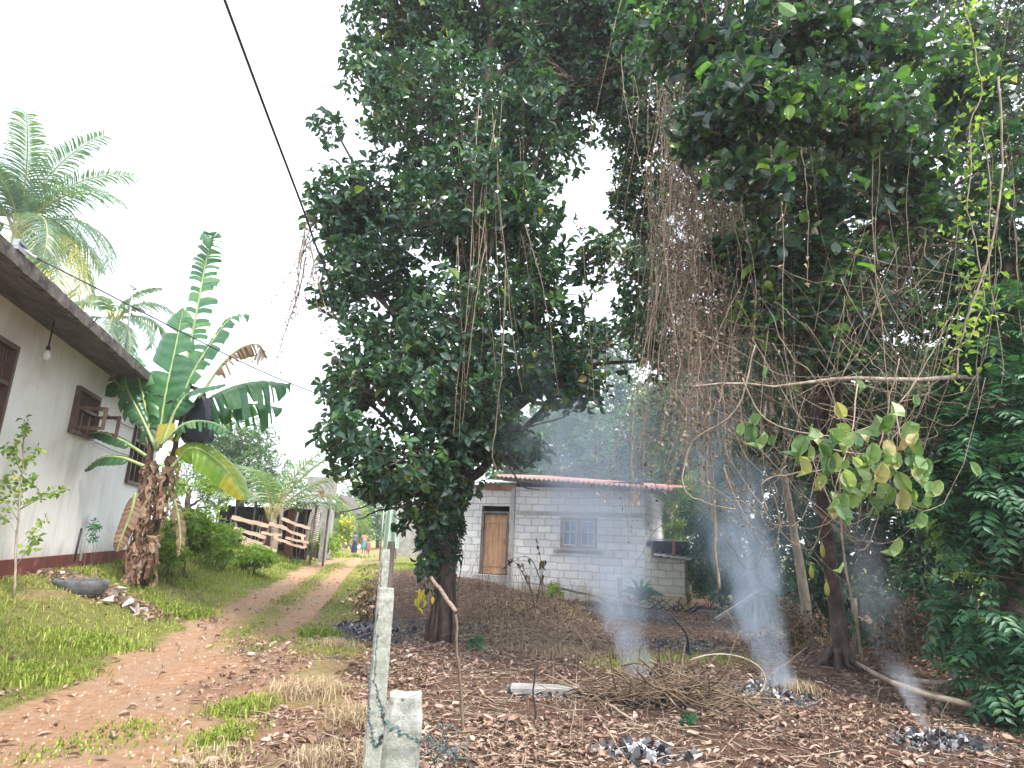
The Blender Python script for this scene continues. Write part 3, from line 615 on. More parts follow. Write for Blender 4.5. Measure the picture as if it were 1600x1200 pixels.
tree('spreading_tree', 'small-leaved tree smothered in creepers behind the hanging vines', 'tree', TB3,
     [TB3+A(0, 0, -.2), P(1250, 900, TB3[1]), P(1236, 810, TB3[1]), P(1222, 720, TB3[1]-.5), P(1240, 560, 12.2), P(1270, 380, 12), P(1290, 180, 12), P(1300, 0, 12)], [.12, .12, .11, .11, .1, .09, .07, .04],
     [(a, b_, c, d, e, (c+d)*.4*pm(e)) for a, b_, c, d, e in denseL], 30000, .125, .58, 'ovate', 5, M['dense'], M['bark_pale'], seed=12, gap=-.13, fr=2.2, tw=.5, limb_r=.06)
# tree with feathery leaves on the right edge
def pinnates(b, base, d, L, npair, lw, ll, mi=0, droop=.5, rnd=None):
    n = len(base); d = nrm(d); t = np.linspace(.12, 1, npair)
    for i, tt in enumerate(t):
        c = base+d*L[:, None]*tt; c[:, 2] -= droop*L*tt*tt
        tg = nrm(d-A(0, 0, 1)*(2*droop*tt)); sd = nrm(np.cross(tg, A(0, 0, 1)+R.normal(0, .05, (n, 3)))); up = np.cross(sd, tg)
        l_ = ll*L*(1.15-.6*abs(tt-.45))
        for s in (-1, 1):
            b.leaves(c, sd*s+tg*.55-A(0, 0, .25)+R.normal(0, .08, (n, 3)), up, l_, lw, 'lance', .05, .1, np.clip((R.random(n)*.4 if rnd is None else rnd)+R.random(n)*.5, 0, 1), mi)
def pin_tree(name, label, base, tp, tr, L, n, size, seed, mat, bark):
    o = thing(name, label, 'tree', base); L = lobes_at(L); b = Big(); tpp = curve(tp, 14, .02); b.tube(tpp, tr, 10, wob=.05)
    for c, r in L: k = int(np.clip(np.argmin(np.linalg.norm(tpp-c, axis=1))-1, 1, 13)); b.tube(curve([tpp[k], (tpp[k]+c)/2+A(0, 0, .1), c], 8, .04), [.035, .01], 5)
    b.build('trunk', bark, o); b = Big(); p, d, k, c = shoots(L, n, seed, -.35, 2.2)
    pinnates(b, p, d*.8+A(0, 0, .25)+R.normal(0, .4, d.shape), R.uniform(.6, 1.2, len(p))*size, 6, .38, .42)
    b.build('crown', mat, o); b = Big(); twigs(b, c, p, .25, .012, .003); b.build('twigs', M['twig'], o); return o
TB4 = P(1585, 1000, 7.6); TB4[2] = Tz(TB4[0], TB4[1])
pin_tree('feathery_leaved_tree', 'dark tree with feathery leaves and a pale trunk at the right edge', TB4, [TB4+A(0, 0, -.2), P(1578, 850, 7.6), P(1572, 680, 7.7), P(1575, 480, 7.8), P(1580, 300, 7.9)], [.13, .11, .09, .05],
         [(1545, 520, 48, 60, 7.4, .6), (1555, 640, 48, 70, 7.3, .6), (1535, 770, 60, 70, 7.2, .6), (1575, 870, 70, 80, 7.0, .6), (1550, 960, 60, 60, 7.1, .6), (1600, 560, 60, 90, 8.2, .6), (1630, 750, 60, 160, 7.6, .8), (1600, 1000, 50, 60, 6.9, .5), (1500, 680, 22, 40, 7.4, .4), (1570, 430, 60, 50, 8.2, .6), (1582, 330, 45, 60, 7.9, .6), (1590, 250, 40, 50, 8, .6), (1560, 1060, 50, 30, 6.9, .5)], 4300, .34, 21, M['pinnate'], M['bark'])

# thicket masses behind the yard (one mass, nobody could count the plants)
b = Big()
TH_ = lobes_at([(1150, 850, 70, 90, 17, 1.2), (1230, 770, 80, 120, 15.5, 1.2), (1330, 850, 110, 110, 13.5, 1.2), (1450, 850, 100, 110, 12, 1.2), (1420, 960, 110, 70, 11, 1), (1540, 960, 90, 90, 10, 1), (1250, 890, 60, 60, 13.5, 1), (1480, 730, 100, 80, 13, 1.2), (1600, 800, 90, 120, 12, 1.2), (1380, 720, 90, 70, 14.5, 1), (1130, 740, 50, 80, 22, 1.5), (1620, 1020, 60, 60, 9, .8), (1600, 620, 80, 90, 13, 1), (1180, 930, 60, 50, 17, 1), (1300, 960, 70, 60, 13, 1), (1080, 900, 40, 60, 23, 1), (1160, 700, 70, 90, 18, 1.2), (1280, 700, 80, 90, 16, 1), (1500, 870, 90, 120, 11.5, 1), (1420, 640, 90, 60, 15, 1.2)])
p, d, k, c = shoots(TH_, 13000, 31, -.35, 1.6, 1.5); rosettes(b, p, d, 6, .16, .42, 'ovate', droop=.4)
twigs(b, c, p, .0, .01, .004)
stuff(b.build('thicket', M['thicket']))
def shrub(name, label, cat, base, L, n, size, w, kind, per, mat, seed, gap=-.5, stems=5, sr=.012, group=None, updir=.5, droop=.3):
    o = thing(name, label, cat, base, group=group); L = lobes_at(L); b = Big()
    for i in range(stems):
        c, r = L[i % len(L)]; e = c+R.normal(0, .4, 3)*r; b.tube(curve([base+A(random.uniform(-.1, .1), random.uniform(-.1, .1), -.05), (base+e)/2+R.normal(0, .08, 3), e], 8, .02), [sr, sr*.4], 5)
    b.build('stem', M['twig'], o); b = Big(); p, d, k, c = shoots(L, n, seed, gap, 3, 1.5)
    rosettes(b, p, d, per, size, w, kind, updir=updir, droop=droop); b.build('foliage', mat, o); return o
def gz(px, py, Y): q = P(px, py, Y); q[2] = Tz(q[0], q[1]); return q
shrub('leafy_shrub', 'blue-green leafy shrub right beside the low block annexe', 'shrub', gz(1110, 930, 18.5), [(1110, 860, 42, 70, 18.6, .9), (1095, 810, 35, 40, 19, .8), (1125, 920, 35, 30, 18.3, .7)], 1400, .14, .4, 'lance', 6, M['teal'], 41)
shrub('leafy_shrub', 'sunlit yellow-green shrub behind the corner of the block hut', 'shrub', gz(1060, 900, 23), [(1050, 805, 50, 40, 22.5, 1.2), (1100, 770, 40, 40, 23, 1.2), (1040, 840, 40, 40, 22.5, 1)], 1300, .16, .45, 'ovate', 6, M['bush'], 42)

# wood behind the hut, tree by tree
far_specs = [(815, 730, 60, 75, 34), (900, 700, 75, 75, 31), (985, 690, 70, 90, 33), (1050, 690, 60, 100, 29), (1110, 640, 80, 130, 27), (1180, 560, 80, 120, 26), (1300, 600, 90, 120, 24), (1450, 640, 80, 90, 23)]
fl = ['hazy round-topped tree rising just left of the hut roof behind the smoke', 'bluish tree standing right behind the middle of the hut roof', 'leafy tree behind the right half of the hut roof', 'tree behind the right end of the hut roof', 'tall tree behind the hanging vines', 'far tall tree behind the horizontal bare branch', 'far tree seen behind the leafless lianas', 'far tree behind the pale drooping leaves']
for i, (px, py, rx, ry, yy) in enumerate(far_specs):
    g = gz(px, 900, yy); k = pm(yy)
    L = [(px, py, rx, ry, yy, rx*k), (px-rx*.4, py+ry*.7, rx*.8, ry*.6, yy, rx*k*.8), (px+rx*.4, py+ry*.5, rx*.7, ry*.6, yy-.5, rx*k*.7), (px, py-ry*.6, rx*.6, ry*.5, yy, rx*k*.6)]
    if i == 2: L.append((955, 560, 50, 60, yy, 1.5))
    if i == 0: L.append((870, 650, 40, 40, yy, 1.5))
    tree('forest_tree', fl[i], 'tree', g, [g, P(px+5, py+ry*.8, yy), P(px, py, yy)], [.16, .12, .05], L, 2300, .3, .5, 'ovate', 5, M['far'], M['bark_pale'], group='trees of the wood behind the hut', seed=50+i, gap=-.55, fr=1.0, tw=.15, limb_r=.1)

# trees on the left beyond the house
g = gz(372, 830, 31)
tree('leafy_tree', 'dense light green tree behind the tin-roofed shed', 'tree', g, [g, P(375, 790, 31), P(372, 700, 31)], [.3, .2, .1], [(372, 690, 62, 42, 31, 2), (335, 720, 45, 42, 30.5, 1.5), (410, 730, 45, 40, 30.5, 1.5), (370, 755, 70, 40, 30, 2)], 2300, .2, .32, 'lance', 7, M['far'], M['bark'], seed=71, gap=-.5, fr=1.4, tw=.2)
g = gz(290, 850, 24)
tree('leafy_tree', 'smaller green tree between the banana plant and the shed', 'tree', g, [g, P(292, 800, 24), P(295, 760, 24)], [.16, .12, .06], [(292, 745, 42, 45, 24, 1.2), (270, 790, 40, 35, 23.5, 1.0), (318, 775, 36, 34, 24, 1.0)], 1100, .18, .35, 'lance', 6, M['bush'], M['bark'], seed=72, gap=-.5, fr=1.6, tw=.2)
for i, (px, py, rx, ry, yy, lb) in enumerate([(548, 815, 30, 34, 62, 'bushy yellow-green tree at the far end of the track'), (590, 800, 32, 44, 66, 'pale green tree right of the people at the end of the track'), (575, 765, 36, 30, 80, 'farthest hazy tree over the end of the track'), (520, 800, 22, 26, 58, 'small tree beside the concrete pillar at the track end'), (635, 800, 40, 50, 60, 'pale tree behind the white wall beyond the fence'), (460, 790, 50, 50, 55, 'green tree far behind the shed roof')]):
    g = gz(px, 860, yy); k = pm(yy)
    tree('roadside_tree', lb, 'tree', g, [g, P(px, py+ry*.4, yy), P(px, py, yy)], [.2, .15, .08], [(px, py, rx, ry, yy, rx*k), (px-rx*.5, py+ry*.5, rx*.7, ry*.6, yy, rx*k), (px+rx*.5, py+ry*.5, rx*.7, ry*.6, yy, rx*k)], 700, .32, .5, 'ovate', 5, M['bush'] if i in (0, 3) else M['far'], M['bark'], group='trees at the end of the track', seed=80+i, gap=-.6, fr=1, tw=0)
o = shrub('flowering_shrub', 'shrub with bright yellow blossoms left of the walking people', 'shrub', gz(532, 855, 50), [(530, 838, 22, 14, 50, 1), (540, 822, 20, 14, 50, 1)], 350, .26, .5, 'ovate', 5, M['bush'], 90)
b = Big()
for (px, py, s_, n) in [(540, 815, .35, 60), (545, 813, .25, 40), (528, 842, .7, 50), (515, 838, .4, 20)]:
    c = P(px, py, 49.2); q = c+R.normal(0, s_, (n, 3)); b.leaves(q, R.normal(0, 1, (n, 3)), R.normal(0, 1, (n, 3)), .22, .9, 'round')
b.build('blossom', M['flower'], o)
g = gz(1600, 1000, 11.5)
tree('backlit_tint_tree', 'tree with backlight put into its yellow-green leaf colour, showing behind the dark feathery tree at the right edge', 'tree', g, [g, P(1602, 800, 11.5), P(1598, 560, 11.5)], [.12, .09, .05], [(1580, 590, 50, 80, 11.5, .8), (1560, 660, 40, 50, 11.5, .6), (1600, 500, 40, 60, 11.5, .6), (1500, 840, 40, 60, 9.6, .5)], 1500, .11, .45, 'lance', 6, M['bush'], M['bark'], seed=140, gap=-.3, fr=2, tw=.2)  # backlight is put into the yellow-green leaf colour
# hedge plants on the bank
for i, (px, py, rx, ry, yy, lb, mm) in enumerate([(300, 830, 45, 34, 15.5, 'tall yellow-green weedy bush right of the banana trunk', 'bush'), (262, 850, 26, 26, 14.2, 'small bush with yellow flowers at the foot of the banana plant', 'bush'), (345, 845, 36, 26, 18, 'low bush in front of the broken plank fence', 'bush'), (395, 868, 30, 14, 20, 'ground-hugging weed patch below the plank fence', 'bush'), (500, 845, 26, 14, 34, 'grassy bush at the bend of the track', 'bush')]):
    k = pm(yy); o = shrub('weedy_bush', lb, 'bush', gz(px, py+ry, yy), [(px, py, rx, ry, yy, rx*k), (px+rx*.4, py+ry*.35, rx*.8, ry*.7, yy-.3, rx*k*.8), (px-rx*.4, py+ry*.4, rx*.8, ry*.7, yy-.2, rx*k*.8)], int(rx*26), .07+.004*yy, .42, 'lance', 6, M[mm], 100+i, group='bushes on the grassy bank')
    if i == 1:
        b = Big(); q = P(px, py, yy)+R.normal(0, .3, (26, 3)); q[:, 1] -= .3; b.leaves(q, R.normal(0, 1, (26, 3)), R.normal(0, 1, (26, 3)), .07, .8, 'round'); b.build('blossom', M['flower'], o)

# ------------------------------------------------------------------ palms
def frond(b, c, az, el, L, npair, ll, lw, bend=1.1, hang=.9, mi=0, rnd=None, rib=1):
    """rachis leaving c at azimuth/elevation and bending down; narrow leaflets both sides"""
    n = 14; pts = [np.array(c, float)]; e = el; h = A(math.cos(az), math.sin(az), 0)
    for i in range(n): d = h*math.cos(e)+A(0, 0, math.sin(e)); pts.append(pts[-1]+d*L/n); e -= bend/n*(1+i/n)
    pts = np.array(pts); b.tube(pts, [.035*L/4, .006], 5, mi=rib)
    t = np.linspace(.16, .99, npair); i0 = t*n; k = np.clip(i0.astype(int), 0, n-1); f = (i0-k)[:, None]
    q = pts[k]*(1-f)+pts[k+1]*f; tg = nrm(pts[k+1]-pts[k]); sd = nrm(np.cross(tg, A(0, 0, 1)+0*tg)); up = np.cross(sd, tg)
    for s in (-1, 1):
        d = nrm(sd*s*.85+tg*.6+up*.25+R.normal(0, .06, tg.shape)); l_ = ll*(1.1-1.3*np.abs(t-.42)**1.3)*R.uniform(.85, 1.1, npair)
        m_ = 5; st = np.linspace(0, 1, m_)[None, :, None]
        g = q[:, None]+d[:, None]*l_[:, None, None]*st; g[..., 2] -= hang*l_[:, None]*(st[..., 0]**2)*R.uniform(.5, 1.1, (npair, 1))
        w = lw*np.array([.6, 1, .9, .6, .08])[None, :, None]; wd = nrm(tg)[:, None]
        V = np.stack([g-wd*w, g+wd*w], 2).reshape(-1, 3); idx = np.arange(npair*m_*2).reshape(npair, m_, 2)
        fc = np.stack([idx[:, :-1, 0], idx[:, :-1, 1], idx[:, 1:, 1], idx[:, 1:, 0]], -1).reshape(-1, 4)
        rv = np.repeat(np.clip(R.normal(.45 if rnd is None else rnd, .15, npair), 0, 1), m_*2); b.raw(V, [fc], rv, mi)
def palm(label, base, top, tr, fr, group=None, mat='palm', yel=(), ll=.95, npair=70, lw=.027, name='coconut_palm'):
    o = thing(name, label, 'palm', base, group=group); b = Big()
    md = (base+top)/2+A(.15, 0, 0); b.tube(curve([base+A(0, 0, -.2), md, top], 24, .005), tr, 12, wob=.03); b.build('trunk', M['palmtrunk'], o)
    for i, (az, el, L, bend, hang) in enumerate(fr):
        b = Big(); frond(b, top, RAD(az), RAD(el), L, npair, ll*L/4, lw, bend, hang)
        b.build('frond', [M['palm_yel'] if i in yel else M[mat], M['palmrib']], o)
    b = Big()
    for i in range(14):
        a = i*2.4; b.tube(curve([top+A(0, 0, -.25), top+A(.18*math.cos(a), .18*math.sin(a), .05), top+A(.4*math.cos(a), .4*math.sin(a), .5)], 6), [.07, .02], 5)
    b.build('leaf_base', M['palmrib'], o); return o
pc = P(28, 362, 20); pb = gz(10, 880, 20.3); pb[0] = pc[0]-.3
palm('tall coconut palm rising behind the left house with yellowing lower fronds', pb, pc, [.22, .16, .13],
     [(0, 84, 4.68, .7, .5), (10, 70, 4.50, .9, .6), (-10, 54, 4.50, 1.2, .8), (-5, 30, 4.68, 1.5, 1.1), (-35, 20, 4.50, 1.6, 1.1), (-12, 8, 4.68, 1.4, 1.1), (-25, -10, 4.68, 1.0, 1.1), (-40, -26, 4.68, .7, 1.1), (180, 80, 4.32, .7, .5), (-60, 74, 4.32, .8, .6), (170, 60, 3.15, 1.2, .7), (190, 30, 3.42, 1.4, .9), (90, 60, 3.24, 1.2, .7), (110, 30, 3.42, 1.4, .9), (-90, 68, 3.06, 1.0, .6), (-110, 45, 3.24, 1.2, .8), (60, 40, 3.42, 1.4, .9), (215, 5, 3.42, 1.2, 1.0), (40, 8, 3.51, 1.3, 1.0), (140, 78, 3.06, .8, .5)], yel=(5, 6, 7))
pc = P(178, 500, 27); palm('second coconut palm with pale fronds behind the house eave', gz(178, 850, 27), pc, [.2, .14],
     [(0, 50, 3.0, 1.2, .8), (-10, 15, 3.0, 1.4, 1.0), (-30, -10, 3.0, 1.2, 1.0), (180, 50, 2.8, 1.2, .8), (200, 10, 3, 1.3, 1.0), (60, 40, 2.8, 1.2, .8), (-80, 40, 2.8, 1.2, .8), (100, 10, 3, 1.3, 1), (-60, 0, 3, 1.2, 1), (20, 75, 2.6, .8, .5)])
pc = P(425, 808, 25.5); palm('young coconut palm arching over the shed beside the track', gz(425, 850, 25.5), pc, [.16, .14],
     [(22, 66, 6.0, .9, .6), (8, 52, 5.6, 1.1, .7), (-8, 46, 4.4, 1.5, .7), (150, 66, 4.2, 1.0, .7), (175, 50, 4.4, 1.1, .8), (80, 70, 4.4, .9, .7), (-90, 66, 3.2, 1.0, .8), (5, 74, 5.0, .8, .6), (30, 35, 4.4, 1.2, .7)], mat='palm_young', ll=.95, npair=60, lw=.022)

# ------------------------------------------------------------------ banana plant
BB = G(202, 916); YB = BB[1]
ban = thing('banana_plant', 'tattered banana plant with shaggy brown stems on the grass bank in front of the house', 'banana plant', BB)
b = Big()
for pts, r in [([(203, 920, 0), (213, 850, 0), (228, 760, 0), (238, 690, 0)], [.13, .1, .085, .06]), ([(224, 915, .3), (240, 840, .3), (258, 760, .25), (272, 700, .2), (285, 650, .1)], [.09, .075, .065, .05, .035])]:
    b.tube(curve([P(x, y, YB+d) for x, y, d in pts], 18, .012), r, 14, wob=.07)
b.build('stem', M['bananastem'], ban)
def strips(n, ctrl, s0, s1):    # dry sheaths peeling off the stem
    b = Big()
    for i in range(n):
        c = curve([P(x, y, YB) for x, y in ctrl], 40)[random.randint(4, 36)]; a = random.uniform(0, 6.28); o_ = A(math.cos(a), math.sin(a), 0); s = A(-o_[1], o_[0], 0)
        L = random.uniform(s0, s1); w = random.uniform(.03, .09); k = 7; t = np.linspace(0, 1, k)[:, None]
        ce = c+o_*(.07+.1*np.sin(t*2.2)*random.uniform(.2, 1))-A(0, 0, 1)*L*t+s*random.uniform(-.1, .1)*t+R.normal(0, .015, (k, 3))
        wd = w*(1-.6*t)*(1+.3*np.sin(t*9+i)); tw_ = nrm(s+o_*R.normal(0, .6, (k, 1)))
        b.grid(np.stack([ce-tw_*wd, ce+o_*.02, ce+tw_*wd], 1), rnd=random.random(), smooth=False)
    return b
strips(90, [(205, 910), (214, 850), (228, 770), (240, 700)], .25, .7).build('dry_sheath', M['banana_dry'], ban)
strips(50, [(226, 905), (242, 830), (260, 750), (272, 700)], .2, .6).build('dry_sheath', M['banana_dry'], ban)
def banana_leaf(pts, hw, torn, droop, nh, mat, pet=.18, dy=0, segs=46, twist=0, sides=(1, 1)):
    pp = curve([P(q[0], q[1], YB+dy+(q[2] if len(q) > 2 else 0)) for q in pts], segs+1)
    b = Big(); b.tube(pp, [.035, .028, .018, .006], 6, mi=1)
    tg = nrm(np.gradient(pp, axis=0)); nh = nrm(A(*nh)); S = nrm(np.cross(tg, nh)); Nn = np.cross(S, tg)
    t = np.linspace(0, 1, segs+1); prof = hw*np.clip(np.sin(np.clip((t-pet)/(1-pet), 0, 1)**.6*np.pi)**.55, 0, 1); prof[t < pet] = 0
    Ls = np.linalg.norm(pp[-1]-pp[0])
    for si, s in enumerate((-1, 1)):
        w_ = prof*sides[si]; i = int(pet*segs)+1
        while i < segs:
            k = 1 if random.random() < torn else random.randint(2, 7)
            if torn < .15: k = random.randint(5, 14)
            j = min(i+k, segs); m_ = 6; u = np.linspace(0, 1, m_)
            dl = droop*random.uniform(.5, 1.6) if torn > .1 else droop
            ln = random.uniform(.7, 1.08) if torn > .3 else random.uniform(.93, 1.03)
            fw = .55 if torn > .2 else .35
            rows = []
            for q in range(i, j+1):
                e = S[q]*s*(1-.15)+tg[q]*fw; e = nrm(e); W = w_[q]*ln
                sh = 0
                if torn > .1: sh = (q-(i+j)/2)*-.25*(Ls/segs)
                rows.append([pp[q]+e*W*uu+tg[q]*sh*uu+Nn[q]*W*(.35*uu-.5*uu*uu)-A(0, 0, 1)*W*dl*uu**1.7+Nn[q]*.008*math.sin(q*1.7+si) for uu in u])
            b.grid(rows, rnd=np.clip(random.gauss(.5, .16)+.25*np.repeat(np.array([[(q % 3)*.3-.2 for q in range(i, j+1)]]).T, m_, 1), 0, 1), smooth=True)
            i = j if torn < .3 or random.random() > .35 else j+1
    return b.build('leaf', [M[mat], M['bananarib']], ban)
banana_leaf([(250, 700), (283, 600), (305, 500), (322, 410), (333, 372, -.2), (318, 378, -.3)], .4, .95, .3, (0.1, -1, .1), 'banana', pet=.14, segs=60)
banana_leaf([(246, 705), (258, 620), (275, 540), (287, 478)], .62, .13, .12, (-.15, -1, .2), 'banana', pet=.12, sides=(1, .8))
banana_leaf([(238, 705), (228, 640), (208, 570), (160, 515, -.2)], .5, .7, .7, (-.5, -.5, .8), 'banana', pet=.12)
banana_leaf([(262, 680), (298, 590), (335, 530), (362, 497), (392, 492)], .36, .45, .4, (-.3, -.8, .5), 'banana', pet=.2)
banana_leaf([(275, 690), (325, 600), (365, 552), (400, 538), (412, 560)], .34, .85, .8, (-.2, -.6, .8), 'banana_dry', pet=.3)
banana_leaf([(270, 690), (325, 625), (390, 598), (455, 600, .2)], .55, .25, .8, (0, -.5, .9), 'banana', pet=.2, dy=.3)
banana_leaf([(270, 690), (325, 650), (385, 632), (442, 638, .2)], .5, .3, .8, (0, -.4, .9), 'banana', pet=.2, dy=.8)
banana_leaf([(255, 690), (275, 640), (300, 612), (352, 600, -.4)], .3, .05, .3, (.1, -.5, .9), 'banana', pet=.25, dy=-.3)
banana_leaf([(268, 730), (300, 700), (345, 725), (384, 780, -.3)], .52, .08, .55, (.2, -.7, .6), 'banana_yel', pet=.12, dy=-.2, sides=(1, .6))
banana_leaf([(228, 712), (190, 688), (155, 676), (122, 682)], .17, .05, .3, (0, -.6, .8), 'banana_dark', pet=.18, dy=-.2)
banana_leaf([(225, 728), (190, 715), (158, 716), (132, 735)], .2, .05, .3, (0, -.6, .8), 'banana_dark', pet=.18, dy=-.3)
banana_leaf([(250, 695), (290, 662), (330, 660), (362, 676, -.2)], .2, .3, .5, (0, -.4, .9), 'banana', pet=.15, dy=-.4)
banana_leaf([(232, 700), (200, 620), (165, 590), (140, 620)], .3, .3, .5, (0, -.7, .6), 'banana_dark', pet=.35, dy=.3)
banana_leaf([(245, 705), (225, 660), (200, 610), (196, 590)], .2, .2, .3, (0, -.8, .5), 'banana', pet=.3, dy=-.1)
banana_leaf([(212, 770), (205, 800), (190, 840), (182, 862)], .16, .05, .1, (.3, -1, 0), 'banana_dry', pet=.05, dy=-.25)
banana_leaf([(262, 760), (275, 790), (282, 840), (278, 870)], .14, .5, .1, (.3, -1, 0), 'banana_dry', pet=.1, dy=.1)
# bag over the bunch, tied band
bc = P(312, 658, YB+.1); k = pm(YB)
b = Big(); pr = []
for i, t in enumerate(np.linspace(0, 1, 12)):
    row = []
    for j in range(22):
        a = j/22*6.283; r = k*(9+11*math.sin(min(1, t*1.5)*1.57))*(1+.14*math.sin(a*5+t*5)+.06*math.sin(a*9+3*t))*(1 if t < .95 else .8)
        row.append(bc+A(math.cos(a)*r, math.sin(a)*r, k*(38-72*t+2*math.sin(a*3))))
    pr.append(row)
b.grid(pr, True); top = bc+A(0, 0, k*38); b.raw(np.array(pr[-1]), [[list(range(22))]], .5)
b.tube(curve([top+A(0, 0, -.03), top+A(-.05, 0, .12), P(285, 600, YB+.1)], 6), [.06, .035], 8)
tag(b.build('plastic_bag', M['bag']), 'black plastic bag tied over the banana bunch', 'plastic bag')
b = Big(); c = P(259, 676, YB-.28); 
b.grid([[c+A(x*k*13, -.03*math.cos(x), z*k*13+x*.02) for x in np.linspace(-1, 1, 5)] for z in np.linspace(-1, 1, 4)]); b.grid([[c+A(x*k*13, .012-.03*math.cos(x), z*k*13+x*.02) for x in np.linspace(-1, 1, 5)] for z in np.linspace(-1, 1, 4)])
tag(b.build('yellow_wrapper', M['yellowtag']), 'yellow plastic wrapper caught in the banana leaf stalks', 'wrapper')

# ------------------------------------------------------------------ left house
def GZ(px, py, z): d = ray(px, py); return CAM+d*((z-CAM[2])/d[2])
HA = GZ(0, 903, .75); HB = GZ(135, 884, .75)
hd = HB-HA; hd[2] = 0; hd = hd/np.linalg.norm(hd); ang = math.atan2(hd[1], hd[0])
house = thing('house', 'single-storey white plastered house with maroon plinth and deep concrete eave', 'house', (HA[0], HA[1], .75), ang)
# local: +x along the wall away from camera, -y towards the track, z up from the ground
S0, S1, H = -9.0, 7.6, 3.86
def wall_with_holes(b, s0, s1, z0, z1, th, holes, y0=0, mi=0):
    cuts = sorted(set([s0, s1]+[h[0] for h in holes]+[h[1] for h in holes]))
    for a, c in zip(cuts[:-1], cuts[1:]):
        hs = [h for h in holes if h[0] <= a+1e-6 and h[1] >= c-1e-6]
        z = z0
        for h in sorted(hs, key=lambda h: h[2]):
            if h[2]-z > 1e-3: b.box(((a+c)/2, y0+th/2, (z+h[2])/2), (c-a, th, h[2]-z), mi=mi)
            z = h[3]
        if z1-z > 1e-3: b.box(((a+c)/2, y0+th/2, (z+z1)/2), (c-a, th, z1-z), mi=mi)
wins = [(-2.55, -1.15, 1.55, 3.3), (1.32, 2.5, 2.42, 3.28), (5.2, 6.6, 1.8, 3.2)]
b = Big(); wall_with_holes(b, S0, S1, .0, H, .2, wins)
b.box((S1-.1, 4.2, H/2), (.2, 8, H)); b.box((S0+.1, 4.2, H/2), (.2, 8, H)); b.box(((S0+S1)/2, 8.3, H/2), (S1-S0, .2, H))
b.build('wall', M['plaster'], house, True)
b = Big(); b.box(((S0+S1)/2+.02, .06, .05), (S1-S0+.08, .2, .42)); b.build('plinth', M['plinth'], house, True)
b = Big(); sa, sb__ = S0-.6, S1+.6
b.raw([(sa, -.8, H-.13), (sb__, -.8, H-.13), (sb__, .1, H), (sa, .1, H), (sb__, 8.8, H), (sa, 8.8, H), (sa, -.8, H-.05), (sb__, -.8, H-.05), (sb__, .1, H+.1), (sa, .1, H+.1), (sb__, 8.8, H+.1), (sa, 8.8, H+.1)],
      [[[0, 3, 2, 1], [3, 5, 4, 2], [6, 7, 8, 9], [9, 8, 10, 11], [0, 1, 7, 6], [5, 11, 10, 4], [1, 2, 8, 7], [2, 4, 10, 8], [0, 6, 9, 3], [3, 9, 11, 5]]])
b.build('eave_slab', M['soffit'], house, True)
b = Big()
x = np.linspace(S0-.6, S1+.6, 110)
for a, c in zip(x[:-1], x[1:]): b.box(((a+c)/2, -.84, H-.08), (c-a, .08, .17+.012*math.sin(a*7)), jit=.006)
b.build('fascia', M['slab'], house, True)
# tiled roof plane set back above the slab
b = Big(); g = [[((S0-.2)+(S1-S0+.4)*u, -.25+3.9*v, H+.13+.7*v+.02*math.sin(u*230)) for u in np.linspace(0, 1, 240)] for v in (0, .5, 1)]
b.grid(g); g2 = [[(p_[0], 7.55-p_[1], p_[2]) for p_ in r_] for r_ in g[::-1]]; b.grid(g2); b.build('roof', M['slab'], house, True)
def house_window(s0, s1, z0, z1, open_leaf=False, lattice=.3):
    w = Big(); f = .07
    for c_, d_ in [(((s0+s1)/2, -.0, z1-f/2), (s1-s0, .14, f)), (((s0+s1)/2, -.0, z0+f/2), (s1-s0, .14, f)), ((s0+f/2, 0, (z0+z1)/2), (f, .14, z1-z0-2*f)), ((s1-f/2, 0, (z0+z1)/2), (f, .14, z1-z0-2*f)),
                   (((s0+s1)/2, 0, z1-lattice-f), (s1-s0-2*f, .12, f*.8))]: w.box(c_, d_)
    n = 3
    for i in range(1, n): x_ = s0+(s1-s0)*i/n; w.box((x_, 0, (z0+z1-lattice)/2-.03), (f*.8, .12, z1-z0-lattice-2*f-.05))
    wo = w.build('window', M['brownwood'], house, True)
    g_ = Big(); zc = z1-f-lattice/2
    for i in range(int((s1-s0)/.09)): g_.bar((s0+f+.045+i*.09, .01, zc-lattice/2+.01), (s0+f+.045+i*.09, .01, zc+lattice/2-.01), .022, .03, (0, 1, 0))
    for k_ in (-.25, 0, .25): g_.bar((s0+f, .022, zc+k_*lattice), (s1-f, .022, zc+k_*lattice), .02, .02)
    g_.build('lattice', M['brownwood'], wo, True)
    for i in range(n):
        p_ = Big()
        a = s0+(s1-s0)*i/n+.05; c = s0+(s1-s0)*(i+1)/n-.05; zt = z1-lattice-f-.05; zb = z0+f+.01
        if not (open_leaf and i == 1): p_.box(((a+c)/2, .05, (zt+zb)/2), (c-a, .012, zt-zb)); p_.build('pane', M['pane'], wo, True)
    br = Big()
    for i in range(int((s1-s0)/.12)): br.bar((s0+.1+i*.12, .09, z0+f), (s0+.1+i*.12, .09, z1-lattice-f), .012, .012, (0, 1, 0))
    br.build('grille', M['steel'], wo, True)
    if open_leaf:
        w_ = (s1-s0)/2.4
        for hx, an in ((s0+.03, RAD(100)), (s1-.03, RAD(62))):
            sh = Big(); cx, sx_ = math.cos(an), math.sin(an); sg = 1 if hx < (s0+s1)/2 else -1
            e = A(hx+sg*cx*w_, -.08-sx_*w_, 0); a = A(hx, -.08, 0); zt = z1-lattice-f; zb = z0+f
            for z in (zb+.03, zt-.03): sh.bar(a+A(0, 0, z), e+A(0, 0, z), .03, .06)
            for q in (a, e): sh.bar(q+A(0, 0, zb), q+A(0, 0, zt), .06, .03, (1, 0, 0))
            sh.build('shutter', M['brownwood'], wo, True)
